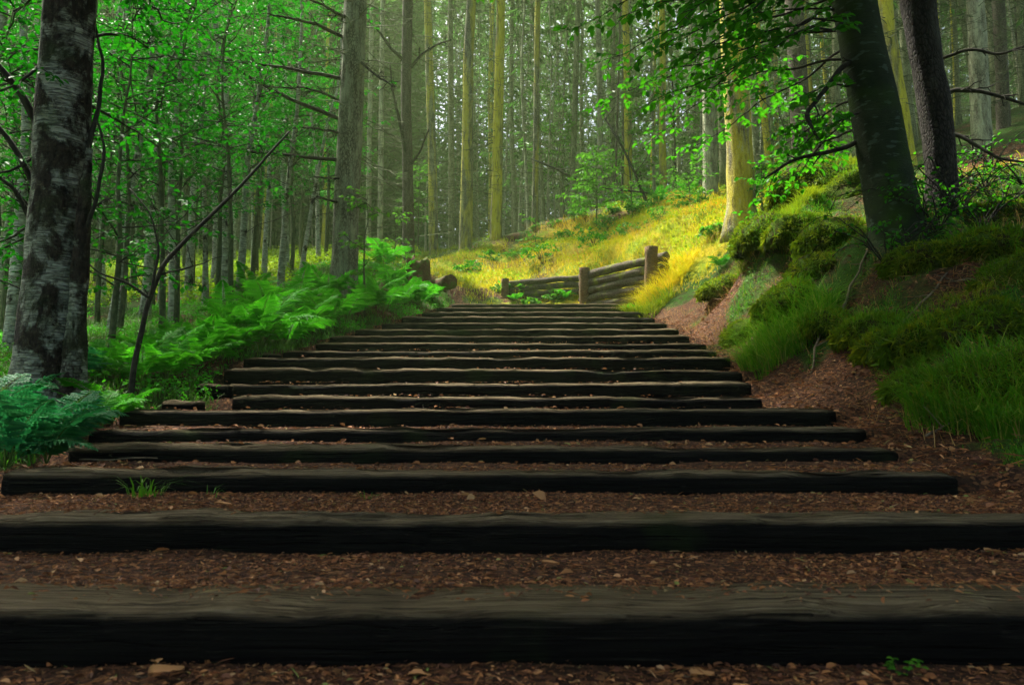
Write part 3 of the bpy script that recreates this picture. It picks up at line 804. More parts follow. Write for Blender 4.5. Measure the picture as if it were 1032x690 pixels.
for c in C[::14]: mb.tube(curve((bq[-6]), c, -.05, .1, 8, 3), np.linspace(.04, .008, 8), 5, 0)
mb.build('crown', BL, birch)

# beech leaning over the right bank
beech, eq, er = big_tree('beech_tree', 'smooth dark grey beech leaning towards the stairs from the mossy bank', [(908, 252, 58), (902, 225, 53), (893, 170, 49), (880, 100, 46), (868, 40, 44), (860, 0, 43)], 7.2, 13, 'bark_beech', .04, 26, lean_keep=.75, seed=7)
EL = [M['twig'], M['beech_leaf']]
top_b = eq[-10]
bo = [((868, 20), (690, 60), 7.2, 6.6), ((862, -30), (620, 20), 7.2, 6.4), ((865, 10), (640, 110), 7.2, 7.6), ((860, -40), (700, -5), 7.2, 5.8), ((862, -20), (590, 60), 7.2, 8.6),
      ((876, 90), (800, 190), 7.2, 9.0), ((860, -60), (600, -20), 7.2, 7.0), ((880, 110), (800, 150), 7.2, 6.8), ((862, -70), (480, 0), 7.2, 9.0), ((862, -10), (655, 150), 7.2, 9.9), ((874, 80), (810, 100), 7.2, 6.9), ((876, 95), (785, 150), 7.2, 8.6), ((870, 40), (690, 160), 7.2, 10), ((870, 60), (660, 105), 7.2, 9.6), ((878, 120), (765, 200), 7.2, 9.6),
      ((866, 10), (720, 30), 7.2, 7.4), ((866, 30), (670, 75), 7.2, 8.3), ((864, -20), (640, 60), 7.2, 6.6), ((868, 20), (760, 60), 7.2, 6.2), ((864, -10), (600, 110), 7.2, 9.9), ((862, -50), (560, 30), 7.2, 8.0), ((862, -60), (760, 20), 7.2, 5.6), ((862, -50), (680, 30), 7.2, 5.4)]
for k, (a, b, Ya, Yb) in enumerate(bo):
    bough(beech, at(*a, Ya), at(*b, Yb), 60 + k, EL, leaf=(.095, .06), spacing=.14, gap=.055, side_len=.8, r0=.016, sag=-.04, start=.28)
limb(beech, [(885, 55), (850, 65), (828, 95), (812, 115), (822, 135)], 7.2, 6.9, 7, 3, 'twig', seed=31, subs=4)
limb(beech, [(890, 130), (850, 150), (800, 160), (770, 180)], 7.2, 7.4, 6, 2, 'twig', seed=32, subs=6)
mb = MB(); C = cloud(mb, (.8, 3.4, 8.8), (6.2, 6.4, 2.6), 760, 36, (.26, .18), 1, 78)  # unseen crown, stretched out over the camera to shade the foreground
for c in C[::34]: mb.tube(curve(eq[-8], c, -.06, .1, 8, 5), np.linspace(.06, .01, 8), 5, 0)
mb.build('crown', EL, beech)
# ivy and shoots low on the beech
mb = MB()
for k in range(9):
    a = at(random.uniform(895, 950), random.uniform(190, 250), 7.0); spray(mb, a, a + np.array([random.uniform(-.3, .3), -.25, random.uniform(-.3, .35)]), .005, (.05, .035), 1, 0, spacing=.08, side_len=.25, gap=.05, seed=k)
tag(mb.build('ivy_shoot', EL, None, at(915, 230, 7.0)), 'dark leafy shoots growing round the foot of the leaning beech', 'ivy')

# dark spruce behind the beech
sp_r, q, r = big_tree('spruce_tree', 'dark rough barked spruce leaning just behind the beech', [(950, 238, 40), (949, 180, 29), (942, 110, 30), (934, 60, 31), (925, 0, 33)], 7.5, 15, 'bark_dark', .08, 20, seed=9, lean_keep=.7)
local_crown(sp_r, 'spruce', 8.0, 14.5, 3.4, 12, 60, (3.2, 7, 1.4), 26, q)
limb(sp_r, [(948, 100), (962, 90), (985, 92), (1010, 98), (1045, 110)], 8.2, 7.6, 6, 2.5, 'twig', seed=41, subs=7)
limb(sp_r, [(950, 130), (975, 140), (1005, 160), (1040, 165)], 8.2, 7.6, 5, 2, 'twig', seed=42, subs=8)
limb(sp_r, [(946, 60), (975, 50), (1010, 55), (1050, 40)], 8.2, 7.6, 4, 2, 'twig', seed=43, subs=6)

# spruce beside the ferns
sp_l, q, r = big_tree('spruce_tree', 'straight grey spruce rising from the ferns with long dead boughs on one side', [(346, 296, 30), (348, 250, 26), (351, 170, 25), (355, 80, 24), (358, 0, 23)], 13, 20, 'bark_grey', .07, 22, seed=13)
local_crown(sp_l, 'spruce', 11.5, 20, 2.2, 14, 36, (2.0, 10, 1.5), 70, q)
for k, (pts, w) in enumerate((([(348, 80), (310, 72), (265, 66), (235, 62), (215, 60)], 4.5), ([(347, 122), (315, 110), (275, 92), (240, 70), (205, 55)], 5), ([(346, 162), (310, 158), (250, 152), (215, 145), (190, 138)], 4),
                              ([(350, 40), (320, 25), (290, 18), (270, 15)], 4), ([(346, 135), (320, 130), (300, 128)], 3), ([(353, 20), (330, 8), (300, -5)], 4), ([(347, 105), (322, 92), (300, 88), (270, 88)], 3), ([(360, 60), (385, 80), (398, 88)], 3),
                              ([(346, 180), (330, 180), (315, 178)], 2.5), ([(345, 205), (325, 200), (318, 198)], 3))):
    limb(sp_l, pts, 13, 11.8, w, 1.5, 'twig', seed=50 + k, subs=8, wob=.08)

# lichened spruce on the yellow bank
sp_y, q, r = big_tree('spruce_tree', 'thick spruce with yellow lichened bark standing alone on the sunlit mossy bank', [(746, 232, 36), (747, 205, 29), (745, 150, 27), (741, 70, 26), (737, 0, 26)], 14.6, 21, 'bark_lichen', .06, 22, seed=15)
local_crown(sp_y, 'spruce', 13, 21, 2.4, 16, 40, (4, 12, 1.3), 40, q)
NAMED = [  # pts, Y, top, bark, label
    ([(412, 268, 13), (411, 180, 11), (409, 90, 11), (411, 0, 11)], 21, 24, 'bark_brown', 'slim dark trunk with bare crooked boughs behind the stump', 61),
    ([(469, 252, 14), (471, 170, 12.5), (472, 60, 11), (475, 0, 10)], 24.6, 26, 'bark_halfmoss', 'brown spruce with mossy foot at the edge of the bank behind the last steps', 62),
    ([(500, 240, 13), (501, 170, 11), (503, 80, 10), (505, 0, 9)], 24.6, 26, 'bark_mossy', 'slender spruce with bright yellow mossy trunk on the crest of the bank', 63),
    ([(437, 255, 10), (436, 170, 9), (433, 80, 8.5), (431, 0, 8)], 28, 26, 'bark_halfmoss', 'thin yellowish spruce between the slim dark trunk and the brown mossy spruce', 64),
    ([(633, 205, 9), (633, 150, 8), (632, 70, 7.5), (630, 0, 7)], 28, 27, 'bark_mossy', 'yellow mossy spruce seen over the crest of the bank behind the bright shrub', 65),
    ([(606, 205, 7), (605, 140, 6), (604, 60, 6), (602, 0, 5.5)], 29, 27, 'bark_pale', 'very thin pale spruce behind the bright shrub on the bank', 66),
    ([(716, 200, 16), (715, 120, 14), (714, 50, 14), (712, 0, 13)], 21, 25, 'bark_pale', 'pale grey spruce seen through beech leaves beside the yellow lichened spruce', 67),
    ([(810, 198, 23), (808, 150, 20), (804, 70, 19), (800, 0, 18)], 17.5, 23, 'bark_brown', 'grey brown spruce in shade between the yellow lichened spruce and the beech', 68),
    ([(916, 175, 18), (908, 110, 15), (900, 60, 14), (892, 0, 14)], 16, 22, 'bark_mossy', 'pale yellowish spruce showing between the beech and the dark spruce', 69),
    ([(990, 150, 20), (987, 90, 18), (985, 40, 18), (983, 0, 17)], 16, 22, 'bark_pale', 'pale grey spruce standing in shade past the dark leaning spruce', 70),
    ([(1012, 150, 14), (1010, 80, 12), (1006, 0, 12)], 18, 22, 'bark_brown', 'brown slim spruce close behind the pale grey spruce at the shaded slope', 71),
    ([(383, 258, 6), (384, 150, 5.5), (385, 60, 5), (386, 0, 5)], 27, 25, 'bark_pale', 'pole thin pale spruce beside the grey fern side spruce', 72),
    ([(371, 262, 6), (372, 150, 5), (374, 60, 5), (375, 0, 4.5)], 30, 25, 'bark_pale', 'pole thin pale spruce closest behind the grey fern side spruce', 73),
    ([(539, 228, 7), (540, 150, 6), (541, 60, 6), (542, 0, 6)], 27.5, 26, 'bark_halfmoss', 'thin spruce with yellow foot just past the bright yellow mossy one', 74),
    ([(455, 258, 7), (455, 150, 6), (454, 60, 6), (454, 0, 5)], 29, 26, 'bark_far', 'thin grey spruce between the two mossy spruces on the bank edge', 75),
    ([(577, 222, 7), (578, 150, 6), (581, 60, 6), (583, 0, 5)], 30, 27, 'bark_far', 'thin grey spruce rising just before the bright shrub', 76),
]
for (pts, Y, top, bark, lab, sd) in NAMED:
    root, q, r = big_tree('spruce_tree', lab, pts, Y, top, bark, .04, 14, seed=sd)
    placed.append((root.location[0], root.location[1]))
    shade = in_sun_gap(*q[-6], .8)
    local_crown(root, 'spruce', top - 8 - root.location[2] + (4 if shade else 1), top - root.location[2], .8 if shade else 2.0, sd, 9 if shade else 26, (1.0, top - 7, 2.1), 125, q, needle='needle_far')
    if sd == 61:
        limb(root, [(411, 165), (405, 130), (395, 90), (393, 65)], 21, 20, 4, 1.5, 'twig', seed=1, subs=4)
        limb(root, [(411, 65), (395, 50), (380, 30), (368, 18)], 21, 20.4, 4, 1.5, 'twig', seed=2, subs=5)
        limb(root, [(412, 70), (425, 55), (440, 45), (455, 40)], 21, 20.4, 3.5, 1.5, 'twig', seed=3, subs=8)
        limb(root, [(412, 170), (425, 150), (432, 130)], 21, 20.4, 3, 1.2, 'twig', seed=4, subs=3)
for rt in (birch, beech, sp_r, sp_l, sp_y): placed.append((rt.location[0], rt.location[1]))

far_band(26, 17, 27, 'grey spruce with bare dead lower boughs in the near rank of the forest', 'spruces of the near rank', [0, 2, 3, 4], minsep=1.3)
far_band(72, 27, 42, 'slender grey green spruce in the middle depth of the forest', 'spruces in the middle depth', [0, 1, 2, 3, 4])
far_band(78, 22, 40, 'pole thin pale spruce in the crowded ranks behind the bank', 'thin pole spruces behind the bank', [5, 6, 7, 5], minsep=.6)
far_band(110, 42, 66, 'thin hazy spruce trunk deep in the forest', 'spruces deep in the forest', [0, 1, 2, 3], grow=(1.0, 1.25))

# ------------------------------------------------------------------ slim birches of the fern side wood
def slim_birch(seed, H=9.0, r0=.07):
    rg = np.random.default_rng(seed); n = 24; t = np.linspace(0, 1, n)
    P = np.stack([.5 * fbm(t * 3, 0 * t + seed, seed, 2) * t * 1.5, .5 * fbm(t * 3, 0 * t + seed + 4, seed + 2, 2) * t * 1.5, t * H - .3 * (t == 0)], -1)
    mb = MB(); mb.tube(P, r0 * (1 - .85 * t) * (1 + .5 * np.exp(-t * H / .25)), 10, 0, .10, seed); tm = mb.mesh('trunk', M['bark_birch_thin'])
    mb = MB()
    for k in range(16):
        z = rg.uniform(1.0, H * .95); a = rg.uniform(0, 6.28); L = rg.uniform(.7, 1.9) * (1.1 - .5 * z / H)
        p = np.array([np.interp(z, P[:, 2], P[:, 0]), np.interp(z, P[:, 2], P[:, 1]), z])
        e = p + np.array([math.cos(a), math.sin(a), rg.uniform(.1, .8)]) * L
        if z < 2.2:
            C = curve(p, e, 0, .2, 7, k); mb.tube(C, np.linspace(.008, .002, 7), 4, 0)
            for q in range(4): mb.tube(curve(C[q + 2], C[q + 2] + rg.normal(0, .35, 3), 0, .2, 4, q), [.004, .003, .002, .001], 3, 0)
        else: spray(mb, p, e, .011, (.075, .05), 1, 0, spacing=.2, side_len=.55, gap=.075, seed=seed + k)
    return tm, mb.mesh('crown', BL)
SB = [slim_birch(500 + k, (8.5, 10, 7.5)[k], (.075, .09, .055)[k]) for k in range(3)]
SBP = [(238, 12.5), (226, 14), (204, 13), (172, 11.5), (186, 16), (158, 15), (142, 12.6), (118, 13.5), (100, 17), (262, 17), (285, 18), (300, 15.5), (318, 20), (212, 19), (250, 22), (130, 20), (75, 15), (20, 12), (-10, 15), (45, 19), (280, 13.4), (150, 25), (230, 27), (110, 9.6), (8, 8.0), (-60, 9)]
lab_b = {238: 'pale slim birch with dark blotches rising behind the tall bright fern', 172: 'slim pale birch standing nearest behind the thin arching sapling', 8: 'slim birch stem behind the blue green ferns at the edge of the wood'}
for k, (px, Y) in enumerate(SBP):
    tm, cm = SB[k % 3]; x = (px - PW / 2) / PF * Y
    s = random.uniform(.85, 1.15); placed.append((x, Y))
    place_tree('birch_tree', lab_b.get(px, 'slim birch among others in the shaded wood on the fern side'), 'slim birches of the fern side wood', tm, cm, x, Y, random.uniform(0, 6.28), (s, s), (random.gauss(0, .05), random.gauss(0, .05)))

# thin arching sapling
c = on_ground(131, 5.4)
sap = thing('sapling', 'thin dark sapling arching from the grass beside the steps towards the grey spruce', 'sapling', c)
limb(sap, [(131, 412), (135, 365), (147, 310), (165, 265), (205, 225), (245, 185), (268, 160), (292, 133)], 5.4, 6.2, 6.5, 2, 'twig', 'trunk', 8, .03, 71, 3)
limb(sap, [(150, 300), (128, 285), (100, 275), (85, 262)], 5.5, 5.4, 3, 1.2, 'twig', seed=72, subs=4)
limb(sap, [(152, 296), (160, 250), (152, 215), (130, 190)], 5.5, 5.7, 3, 1.2, 'twig', seed=73, subs=5)
mb = MB()
for k, (a, b) in enumerate((((245, 185), (285, 190)), ((268, 160), (250, 130)), ((292, 133), (300, 125)), ((205, 225), (180, 190)), ((165, 260), (120, 240)), ((150, 300), (125, 250)))):
    spray(mb, at(*a, 6.0), at(*b, 6.0), .004, (.05, .034), 1, 0, spacing=.12, side_len=.3, gap=.05, seed=90 + k)
mb.build('crown', BL, sap)

# leafy understorey bushes
def leafy_bush(label, px, Y, H, spread, mats, seed, n=14, leaf=(.075, .05), z0=.25, group=None, name='leafy_sapling', lift=0.3):
    rg = np.random.default_rng(seed); c = on_ground(px, Y)
    root = thing(name, label, 'sapling', c, group)
    t = np.linspace(0, 1, 14)
    P = c + np.stack([.25 * fbm(t * 3, 0 * t + seed, seed, 2) * t * H * .4, .25 * fbm(t * 3, 0 * t + seed + 2, seed + 8, 2) * t * H * .4, t * H - .1 * (t == 0)], -1)
    mb = MB(); mb.tube(P, np.linspace(.012 + .006 * H, .004, 14), 8, 0, .05, seed); mb.build('trunk', M['twig_dead'], root)
    mb = MB()
    for k in range(n):
        z = H * rg.uniform(z0, 1); a = rg.uniform(0, 6.28); L = spread * rg.uniform(.5, 1.1) * (1.15 - .5 * z / H)
        p = np.array([np.interp(z, t * H, P[:, q]) for q in range(3)])
        spray(mb, p, p + np.array([math.cos(a), math.sin(a), rg.uniform(-.1, lift + .3)]) * L, .009, leaf, 1, 0, spacing=.16, side_len=.5 * spread ** .5, gap=.06, seed=seed * 31 + k)
    mb.build('crown', mats, root)
    return root
US = [(118, 9.5, 4.6, 1.7), (175, 10.5, 5.2, 1.8), (215, 12, 6.0, 1.8), (250, 14.5, 6.6, 2.0), (150, 14, 6.5, 2.1), (290, 17, 7.2, 2.0), (95, 12, 5.8, 2.0), (20, 7.5, 4.2, 1.6), (-20, 6.2, 3.4, 1.4), (190, 18, 8.5, 2.3), (110, 7.2, 3.8, 1.2), (325, 22, 8.8, 1.9), (0, 10.5, 5.5, 2.0), (55, 9, 5, 1.6), (160, 8.2, 4.4, 1.4), (230, 9.6, 5.0, 1.3), (130, 18, 9, 2.4), (60, 16, 8, 2.4), (255, 20, 9.5, 2.4), (0, 15, 7.5, 2.4), (180, 23, 11, 2.6), (90, 22, 10.5, 2.6), (300, 25, 11, 2.4), (30, 24, 11, 2.6)]
for k, (px, Y, H, s) in enumerate(US):
    leafy_bush('green leafy sapling in the shaded wood on the fern side', px, Y, H, s, BL, 700 + k, n=26 if Y < 13 else 30, leaf=(.062, .042) if Y < 13 else (.085, .058), z0=(.40, .16, .28)[k % 3], group='leafy saplings of the fern side wood')
YL = [M['twig'], M['young_leaf']]
leafy_bush('bright yellow green leafy shoot in front of the grey spruce trunk', 366, 12.2, 2.1, .6, YL, 801, 11, (.10, .065), .3)
leafy_bush('pale bright green shrub on the crest of the bank', 603, 22.6, 2.3, 1.5, YL, 802, 22, (.12, .08), .15)
leafy_bush('small pale green shrub on the bank next to the larger bright one', 640, 21.5, 1.0, .9, YL, 803, 12, (.11, .07), .1)
leafy_bush('low green bush beside the foot of the yellow lichened spruce', 775, 14.2, 1.3, .7, EL, 804, 12, (.10, .065), .1)
leafy_bush('leafy young beech shoot in front of the shaded grey brown spruce', 795, 12.0, 2.9, .9, EL, 805, 16, (.10, .065), .1)
leafy_bush('small bright leafy plant on the crest behind the retaining wall', 540, 22.0, .9, .8, YL, 806, 10, (.10, .07), .05)
leafy_bush('green leafy bush under the pale grey spruce behind the yellow bank', 700, 20.0, 1.3, 1.0, YL, 807, 12, (.11, .07), .1)
leafy_bush('pale green leafy sapling beyond the ferns near the slim dark trunk', 395, 19, 1.4, .8, YL, 808, 10, (.11, .07), .1)
LS = [(545, 268, 20.3), (575, 245, 21.8), (615, 236, 21.5), (650, 222, 21.5), (690, 212, 19.5), (715, 205, 19), (600, 262, 19.8), (640, 245, 19.2), (520, 262, 22), (495, 262, 22.4), (670, 228, 18.6), (775, 222, 14.8), (470, 277, 21), (560, 228, 24), (722, 238, 15), (815, 215, 12.6), (505, 300, 18.9), (530, 296, 18.8), (625, 300, 16.4), (560, 299, 18.1), (535, 299, 18.2), (620, 213, 23.2), (660, 204, 22.4), (702, 197, 21.2), (585, 222, 24), (540, 236, 24.2), (640, 208, 23)]
for k, (px, py, Y) in enumerate(LS):
    c = on_ground(px, Y); rg = np.random.default_rng(k + 40); mb = MB(); rr = rg.uniform(.25, .6) * (.6 if k > 15 else 1)
    for j in range(10):
        e = c + np.array([rg.normal(0, .5) * rr, rg.normal(0, .5) * rr, rr * rg.uniform(.3, .9)]); mb.tube(curve(c, e, -.1, .1, 5, j), np.linspace(.008, .003, 5), 3, 0)
    cloud(mb, c + (0, 0, rr * .4), (rr, rr, rr * .55), 26, 14, (.075, .05), 1, k, .7, .2)
    tag(mb.build('low_shrub', YL if k % 3 else EL, None, c), 'low leafy shrub growing in the grass and moss of the bank behind the steps', 'shrub', 'low shrubs on the bank')
for k in range(9):
    leafy_bush('pale green young leafy tree among the trunks of the middle forest', random.uniform(380, 1000) if k % 3 else random.uniform(330, 700), random.uniform(25, 40), random.uniform(3, 8), random.uniform(1.2, 2.2), YL, 830 + k, 18, (.16, .11), .15, group='young leafy trees in the middle forest')
# dead leaning poles on the bank
for (pts, Y, w, lab) in (([(655, 222), (650, 200), (640, 175), (628, 150), (610, 120)], 22, 4, 'dark dead leaning stem on the crest beside the bright shrub'), ([(690, 205), (660, 195), (610, 190)], 22.5, 3, 'fallen grey pole lying across the crest of the bank'),
                         ([(583, 180), (560, 170), (535, 160)], 25, 3, 'bare dead bough hanging between the thin spruces beyond the crest')):
    P = np.array([at(a, b, Y) for a, b in pts]); P[0][2] -= .1
    mb = MB(); mb.tube(P, np.linspace(w, w * .5, len(P)) / 2 / PF * Y, 7, 0, .05, 3)
    rg = np.random.default_rng(int(w * 100 + Y))
    for k in range(5):
        p = P[int(rg.integers(1, len(P)))]; mb.tube(curve(p, p + rg.normal(0, .4, 3), 0, .2, 5, k), np.linspace(.02, .006, 5), 4, 0)
    tag(mb.build('dead_pole', M['twig'], None, P[0]), lab, 'dead branch')

# ------------------------------------------------------------------ ferns
def frond_mesh(seed, mat, L=1.0, pairs=21):
    rg = np.random.default_rng(seed); mb = MB()
    t = np.linspace(0, 1, 20)
    ang = R(70) - R(78 + 24 * rg.uniform(-1, 1)) * t ** 1.35
    d = np.stack([.10 * rg.uniform(-1, 1) * t, np.cos(ang), np.sin(ang)], -1); P = np.cumsum(d * (L / 20), 0)
    mb.tube(P, np.linspace(.007, .0015, 20) * L, 5, 0)
    LP = []; LD = []; LL = []; LN = []; LW = []
    for k in range(pairs):
        x = .16 + .83 * (k + .5) / pairs
        p = np.array([np.interp(x, t, P[:, c]) for c in range(3)]); tg = unit(np.array([np.interp(x, t, d[:, c]) for c in range(3)]))
        ln = .30 * L * math.sin(math.pi * min(1, ((x - .06) / .94)) ** .72) ** .9 * rg.uniform(.9, 1.08)
        for s in (-1, 1):
            sd = np.array([s, 0, 0.0]); nrm = unit(np.cross(np.cross(tg, sd), (0, 0, 0)) + np.cross(sd * s, tg))
            ax = unit(sd + tg * .38 + nrm * rg.uniform(-.05, .22) + np.array([0, 0, -.12]))
            LP.append(p); LD.append(ax + np.array([0, 0, -.06])); LL.append(ln); LN.append(nrm); LW.append(.040 * L * (.55 + .45 * ln / (.3 * L)))
            for q in range(5):
                w = .12 + .62 * q / 5; pp = p + ax * ln * w
                for s2 in (-1, 1):
                    LP.append(pp); LD.append(ax * .75 + unit(np.cross(nrm, ax)) * s2 * .8); LL.append(.036 * L * (1 - w * .7)); LN.append(nrm); LW.append(.020 * L)
    LP = np.array(LP); LL = np.array(LL)
    mb.leaves(LP, np.array(LD) + rg.normal(0, .05, (len(LP), 3)), np.array(LN) + rg.normal(0, .12, (len(LP), 3)), LL, np.array(LW), 1, .12)
    return mb.mesh('frond', [M['rachis'], M[mat]])
FG = [frond_mesh(900 + k, 'fern') for k in range(4)]; FB = [frond_mesh(910 + k, 'fern_blue') for k in range(3)]
FERNS = [(12, 3.15, .52, 1), (52, 3.35, .46, 1), (-30, 3.7, .6, 1), (70, 4.0, .44, 1), (8, 4.2, .55, 1), (100, 4.5, .42, 0), (118, 5.0, .5, 0), (142, 5.9, .55, 0), (168, 6.4, .6, 0), (192, 6.9, .6, 0), (214, 7.3, .65, 0), (180, 7.9, .6, 0), (238, 7.9, .8, 0), (262, 8.3, 1.0, 0), (286, 8.9, .95, 0),
         (225, 9.0, .7, 0), (306, 9.7, .85, 0), (268, 10, .95, 0), (326, 10.6, .85, 0), (300, 11.3, .8, 0), (348, 11.4, .85, 0), (330, 12.3, .8, 0), (370, 12.4, 1.0, 0), (388, 13.2, .95, 0), (366, 14, .9, 0), (404, 14.2, .9, 0), (395, 15.4, .9, 0), (422, 15.2, .75, 0), (385, 16.6, .9, 0), (436, 16.2, .6, 0), (250, 12.5, .7, 0), (150, 7.2, .5, 0), (105, 6.2, .5, 0), (75, 5.8, .5, 1),
         (730, 13.5, .4, 0), (668, 21.5, .8, 0), (640, 14.6, .35, 0), (570, 17.9, .4, 0), (610, 17.6, .35, 0), (518, 18.4, .4, 0), (700, 22, .8, 0), (760, 18.5, .8, 0)]
FLAB = {0: 'large blue green fern drooping over the end of the third step', 1: 'blue green fern with one broad frond pointing down at the steps', 2: 'blue green fern cut by the picture edge below the old birch', 13: 'tallest bright green fern standing over the black log stub',
        33: 'small blue green fern at the foot of the old birch'}
for k, (px, Y, s, b) in enumerate(FERNS):
    c = on_ground(px, Y)
    rest = 'blue green fern clump between the old birch and the steps' if b else ('bright green fern in the row along the steps' if px < 480 else ('small green fern near the log retaining wall' if px < 660 and Y < 20 else 'green fern on the yellow mossy bank'))
    root = thing('fern', FLAB.get(k, rest), 'fern', c, ('blue green ferns by the birch' if b else ('ferns along the steps' if px < 480 else ('ferns by the retaining wall' if px < 660 and Y < 20 else 'ferns on the bank'))))
    n = random.randint(7, 9) if Y < 9 else random.randint(6, 8); src = FB if b else FG
    for j in range(n):
        f = link('frond', random.choice(src), root)
        q = s * random.uniform(.7, 1.08); f.scale = (q, q, q * random.uniform(.85, 1.15))
        f.rotation_euler = (random.uniform(-.25, .2), random.uniform(-.2, .2), 2 * math.pi * (j + random.uniform(-.3, .3)) / n)

# ------------------------------------------------------------------ grass, moss strands
def scatter(n, x0, x1, y0, y1, keep):
    x = RNG.uniform(x0, x1, n); y = RNG.uniform(y0, y1, n)
    k = RNG.random(n) < keep(x, y); x, y = x[k], y[k]
    return np.stack([x, y, ground_z(x, y) - .008], -1)
def grass(name, P, h, w, bend, mat, downhill=None, lab=None):
    n = len(P); mb = MB()
    hd = RNG.uniform(0, 2 * math.pi, n)
    if downhill is not None: hd = np.where(RNG.random(n) < downhill[1], downhill[0] + RNG.normal(0, .7, n), hd)
    mb.blades(P, RNG.uniform(*h, n), RNG.uniform(*w, n), hd, RNG.uniform(*bend, n))
    o = mb.build(name, M[mat]); tag(o, kind='stuff'); return o
def wall_front(x, y):
    a = np.interp(x, [PB[2][0], PB[1][0], PB[0][0]], [PB[2][1], PB[1][1], PB[0][1]])
    return 1.0 - .93 * ((x > PB[2][0] - .3) & (x < PB[0][0] - .2) & (y < a + .1))
def k_right(x, y):
    g, yb = zones(x, y); r = np.interp(y, SY, SR)
    return sstep(.45, .75, g + .35 * fbm(x * 2.2, y * 2.2, 44, 2)) * (x > r + .1) * (1 - .8 * sstep(.3, .6, yb))
def clump(x, y, f=3.0, sd=48): return sstep(-.04, .26, fbm(x * f, y * f, sd, 3))
P = scatter(190000, 1.6, 8, 2.6, 12, lambda x, y: k_right(x, y) * clump(x, y)); grass('grass', P, (.02, .075), (.003, .007), (.2, 1.0), 'grass_green', (math.pi, .5))
P = scatter(60000, 1.6, 7, 2.6, 10, lambda x, y: k_right(x, y) * clump(x, y, 1.6, 49) * clump(x, y, 5, 50)); grass('grass', P, (.08, .22), (.003, .006), (.6, 1.35), 'grass_green', (math.pi * 1.1, .8))
P = scatter(60000, 1.6, 7, 2.6, 12, lambda x, y: k_right(x, y) * clump(x, y, 2.1, 51)); grass('moss', P, (.02, .06), (.004, .008), (.3, 1.0), 'moss_strand', (math.pi, .4))
P = scatter(16000, 1.6, 7.5, 2.6, 13, lambda x, y: (x > np.interp(y, SY, SR) + .15) * clump(x, y, 1.9, 52)); grass('grass', P, (.08, .26), (.002, .005), (.7, 1.45), 'straw', (math.pi * 1.15, .7))
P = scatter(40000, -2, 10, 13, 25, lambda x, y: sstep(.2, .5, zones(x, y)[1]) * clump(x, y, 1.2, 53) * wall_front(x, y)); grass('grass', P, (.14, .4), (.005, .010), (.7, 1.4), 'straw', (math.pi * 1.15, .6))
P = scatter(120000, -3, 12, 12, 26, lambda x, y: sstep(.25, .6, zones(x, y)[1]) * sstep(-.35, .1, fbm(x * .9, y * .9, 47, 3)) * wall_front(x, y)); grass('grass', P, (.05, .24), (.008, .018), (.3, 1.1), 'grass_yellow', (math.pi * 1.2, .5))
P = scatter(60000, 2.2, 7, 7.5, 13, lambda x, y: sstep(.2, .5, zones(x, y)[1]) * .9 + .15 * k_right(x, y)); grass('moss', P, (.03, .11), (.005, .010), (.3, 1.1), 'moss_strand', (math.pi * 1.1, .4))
def k_left(x, y):
    l = np.interp(y, SY, SL); return (x < l - .02) * sstep(.3, .7, zones(x, y)[0] + .2) * (1 - .7 * sstep(.3, .6, zones(x, y)[1]))
P = scatter(60000, -7, -.6, 3, 18, k_left); grass('grass', P, (.04, .16), (.004, .010), (.3, 1.1), 'grass_green')
P = scatter(60000, -16, -1, 15, 36, lambda x, y: sstep(.2, .5, zones(x, y)[1])); grass('moss', P, (.08, .25), (.012, .03), (.3, 1.0), 'moss_strand')

def tuft(label, px, Y, rad, n, h, mat, seed, w=(.004, .008), dx=0.0, name='grass_tuft', heading=None):
    rg = np.random.default_rng(seed); c = on_ground(px, Y); c[0] += dx
    a = rg.uniform(0, 6.28, n); q = np.sqrt(rg.uniform(0, 1, n)) * rad
    x = c[0] + np.cos(a) * q; y = c[1] + np.sin(a) * q
    P = np.stack([x, y, ground_z(x, y) - .01], -1)
    mb = MB(); hd = a + rg.normal(0, .5, n)
    if heading is not None: hd = np.where(rg.random(n) < .45, heading + rg.normal(0, .5, n), hd)
    mb.blades(P, rg.uniform(*h, n), rg.uniform(*w, n), hd, rg.uniform(.5, 1.35, n))
    return tag(mb.build(name, M[mat], None, c), label, 'grass tuft')
tuft('thick mound of long green grass hanging over the litter beside the stairs', 795, 7.0, .44, 2200, (.16, .5), 'grass_bright', 1, (.005, .010), heading=math.pi * 1.15)
tuft('long green grass tuft overhanging bare earth at the edge of the lower bank', 985, 4.2, .38, 1500, (.16, .46), 'grass_bright', 2, (.004, .008), heading=math.pi * 1.15)
tuft('pale green grass tuft drooping at the far end of the lower bank', 1030, 3.75, .22, 600, (.16, .42), 'grass_bright', 3, (.004, .008), heading=math.pi * 1.2)
tuft('mossy grass hummock on the dark bank below the beech', 945, 5.3, .45, 1500, (.05, .18), 'moss_strand', 4, (.003, .006), heading=math.pi)
tuft('golden grass tuft at the foot of the tall post of the retaining wall', 672, 15.2, .6, 1200, (.25, .6), 'grass_yellow', 5, (.008, .016), heading=math.pi * 1.2)
tuft('yellow green grass spilling over the earth below the tall wall post', 655, 14.3, .5, 900, (.15, .4), 'moss_strand', 6, (.008, .014), heading=math.pi * 1.2)
tuft('mossy hummock with an overhanging brown lip on the sunlit bank', 790, 10.3, .6, 3200, (.08, .24), 'moss_strand', 7, (.005, .009), heading=math.pi * 1.2)
tuft('rounded bright mossy hummock beside the beech foot', 850, 10.9, .65, 3600, (.06, .18), 'moss_strand', 8, (.005, .009), heading=math.pi * 1.2)
tuft('small grass tuft growing in the litter in front of the third step', 152, 2.93, .07, 34, (.06, .17), 'grass_green', 9, (.004, .008))
tuft('tiny grass sprig in the litter in front of the third step', 372, 2.9, .04, 14, (.03, .06), 'grass_green', 10, (.003, .005))
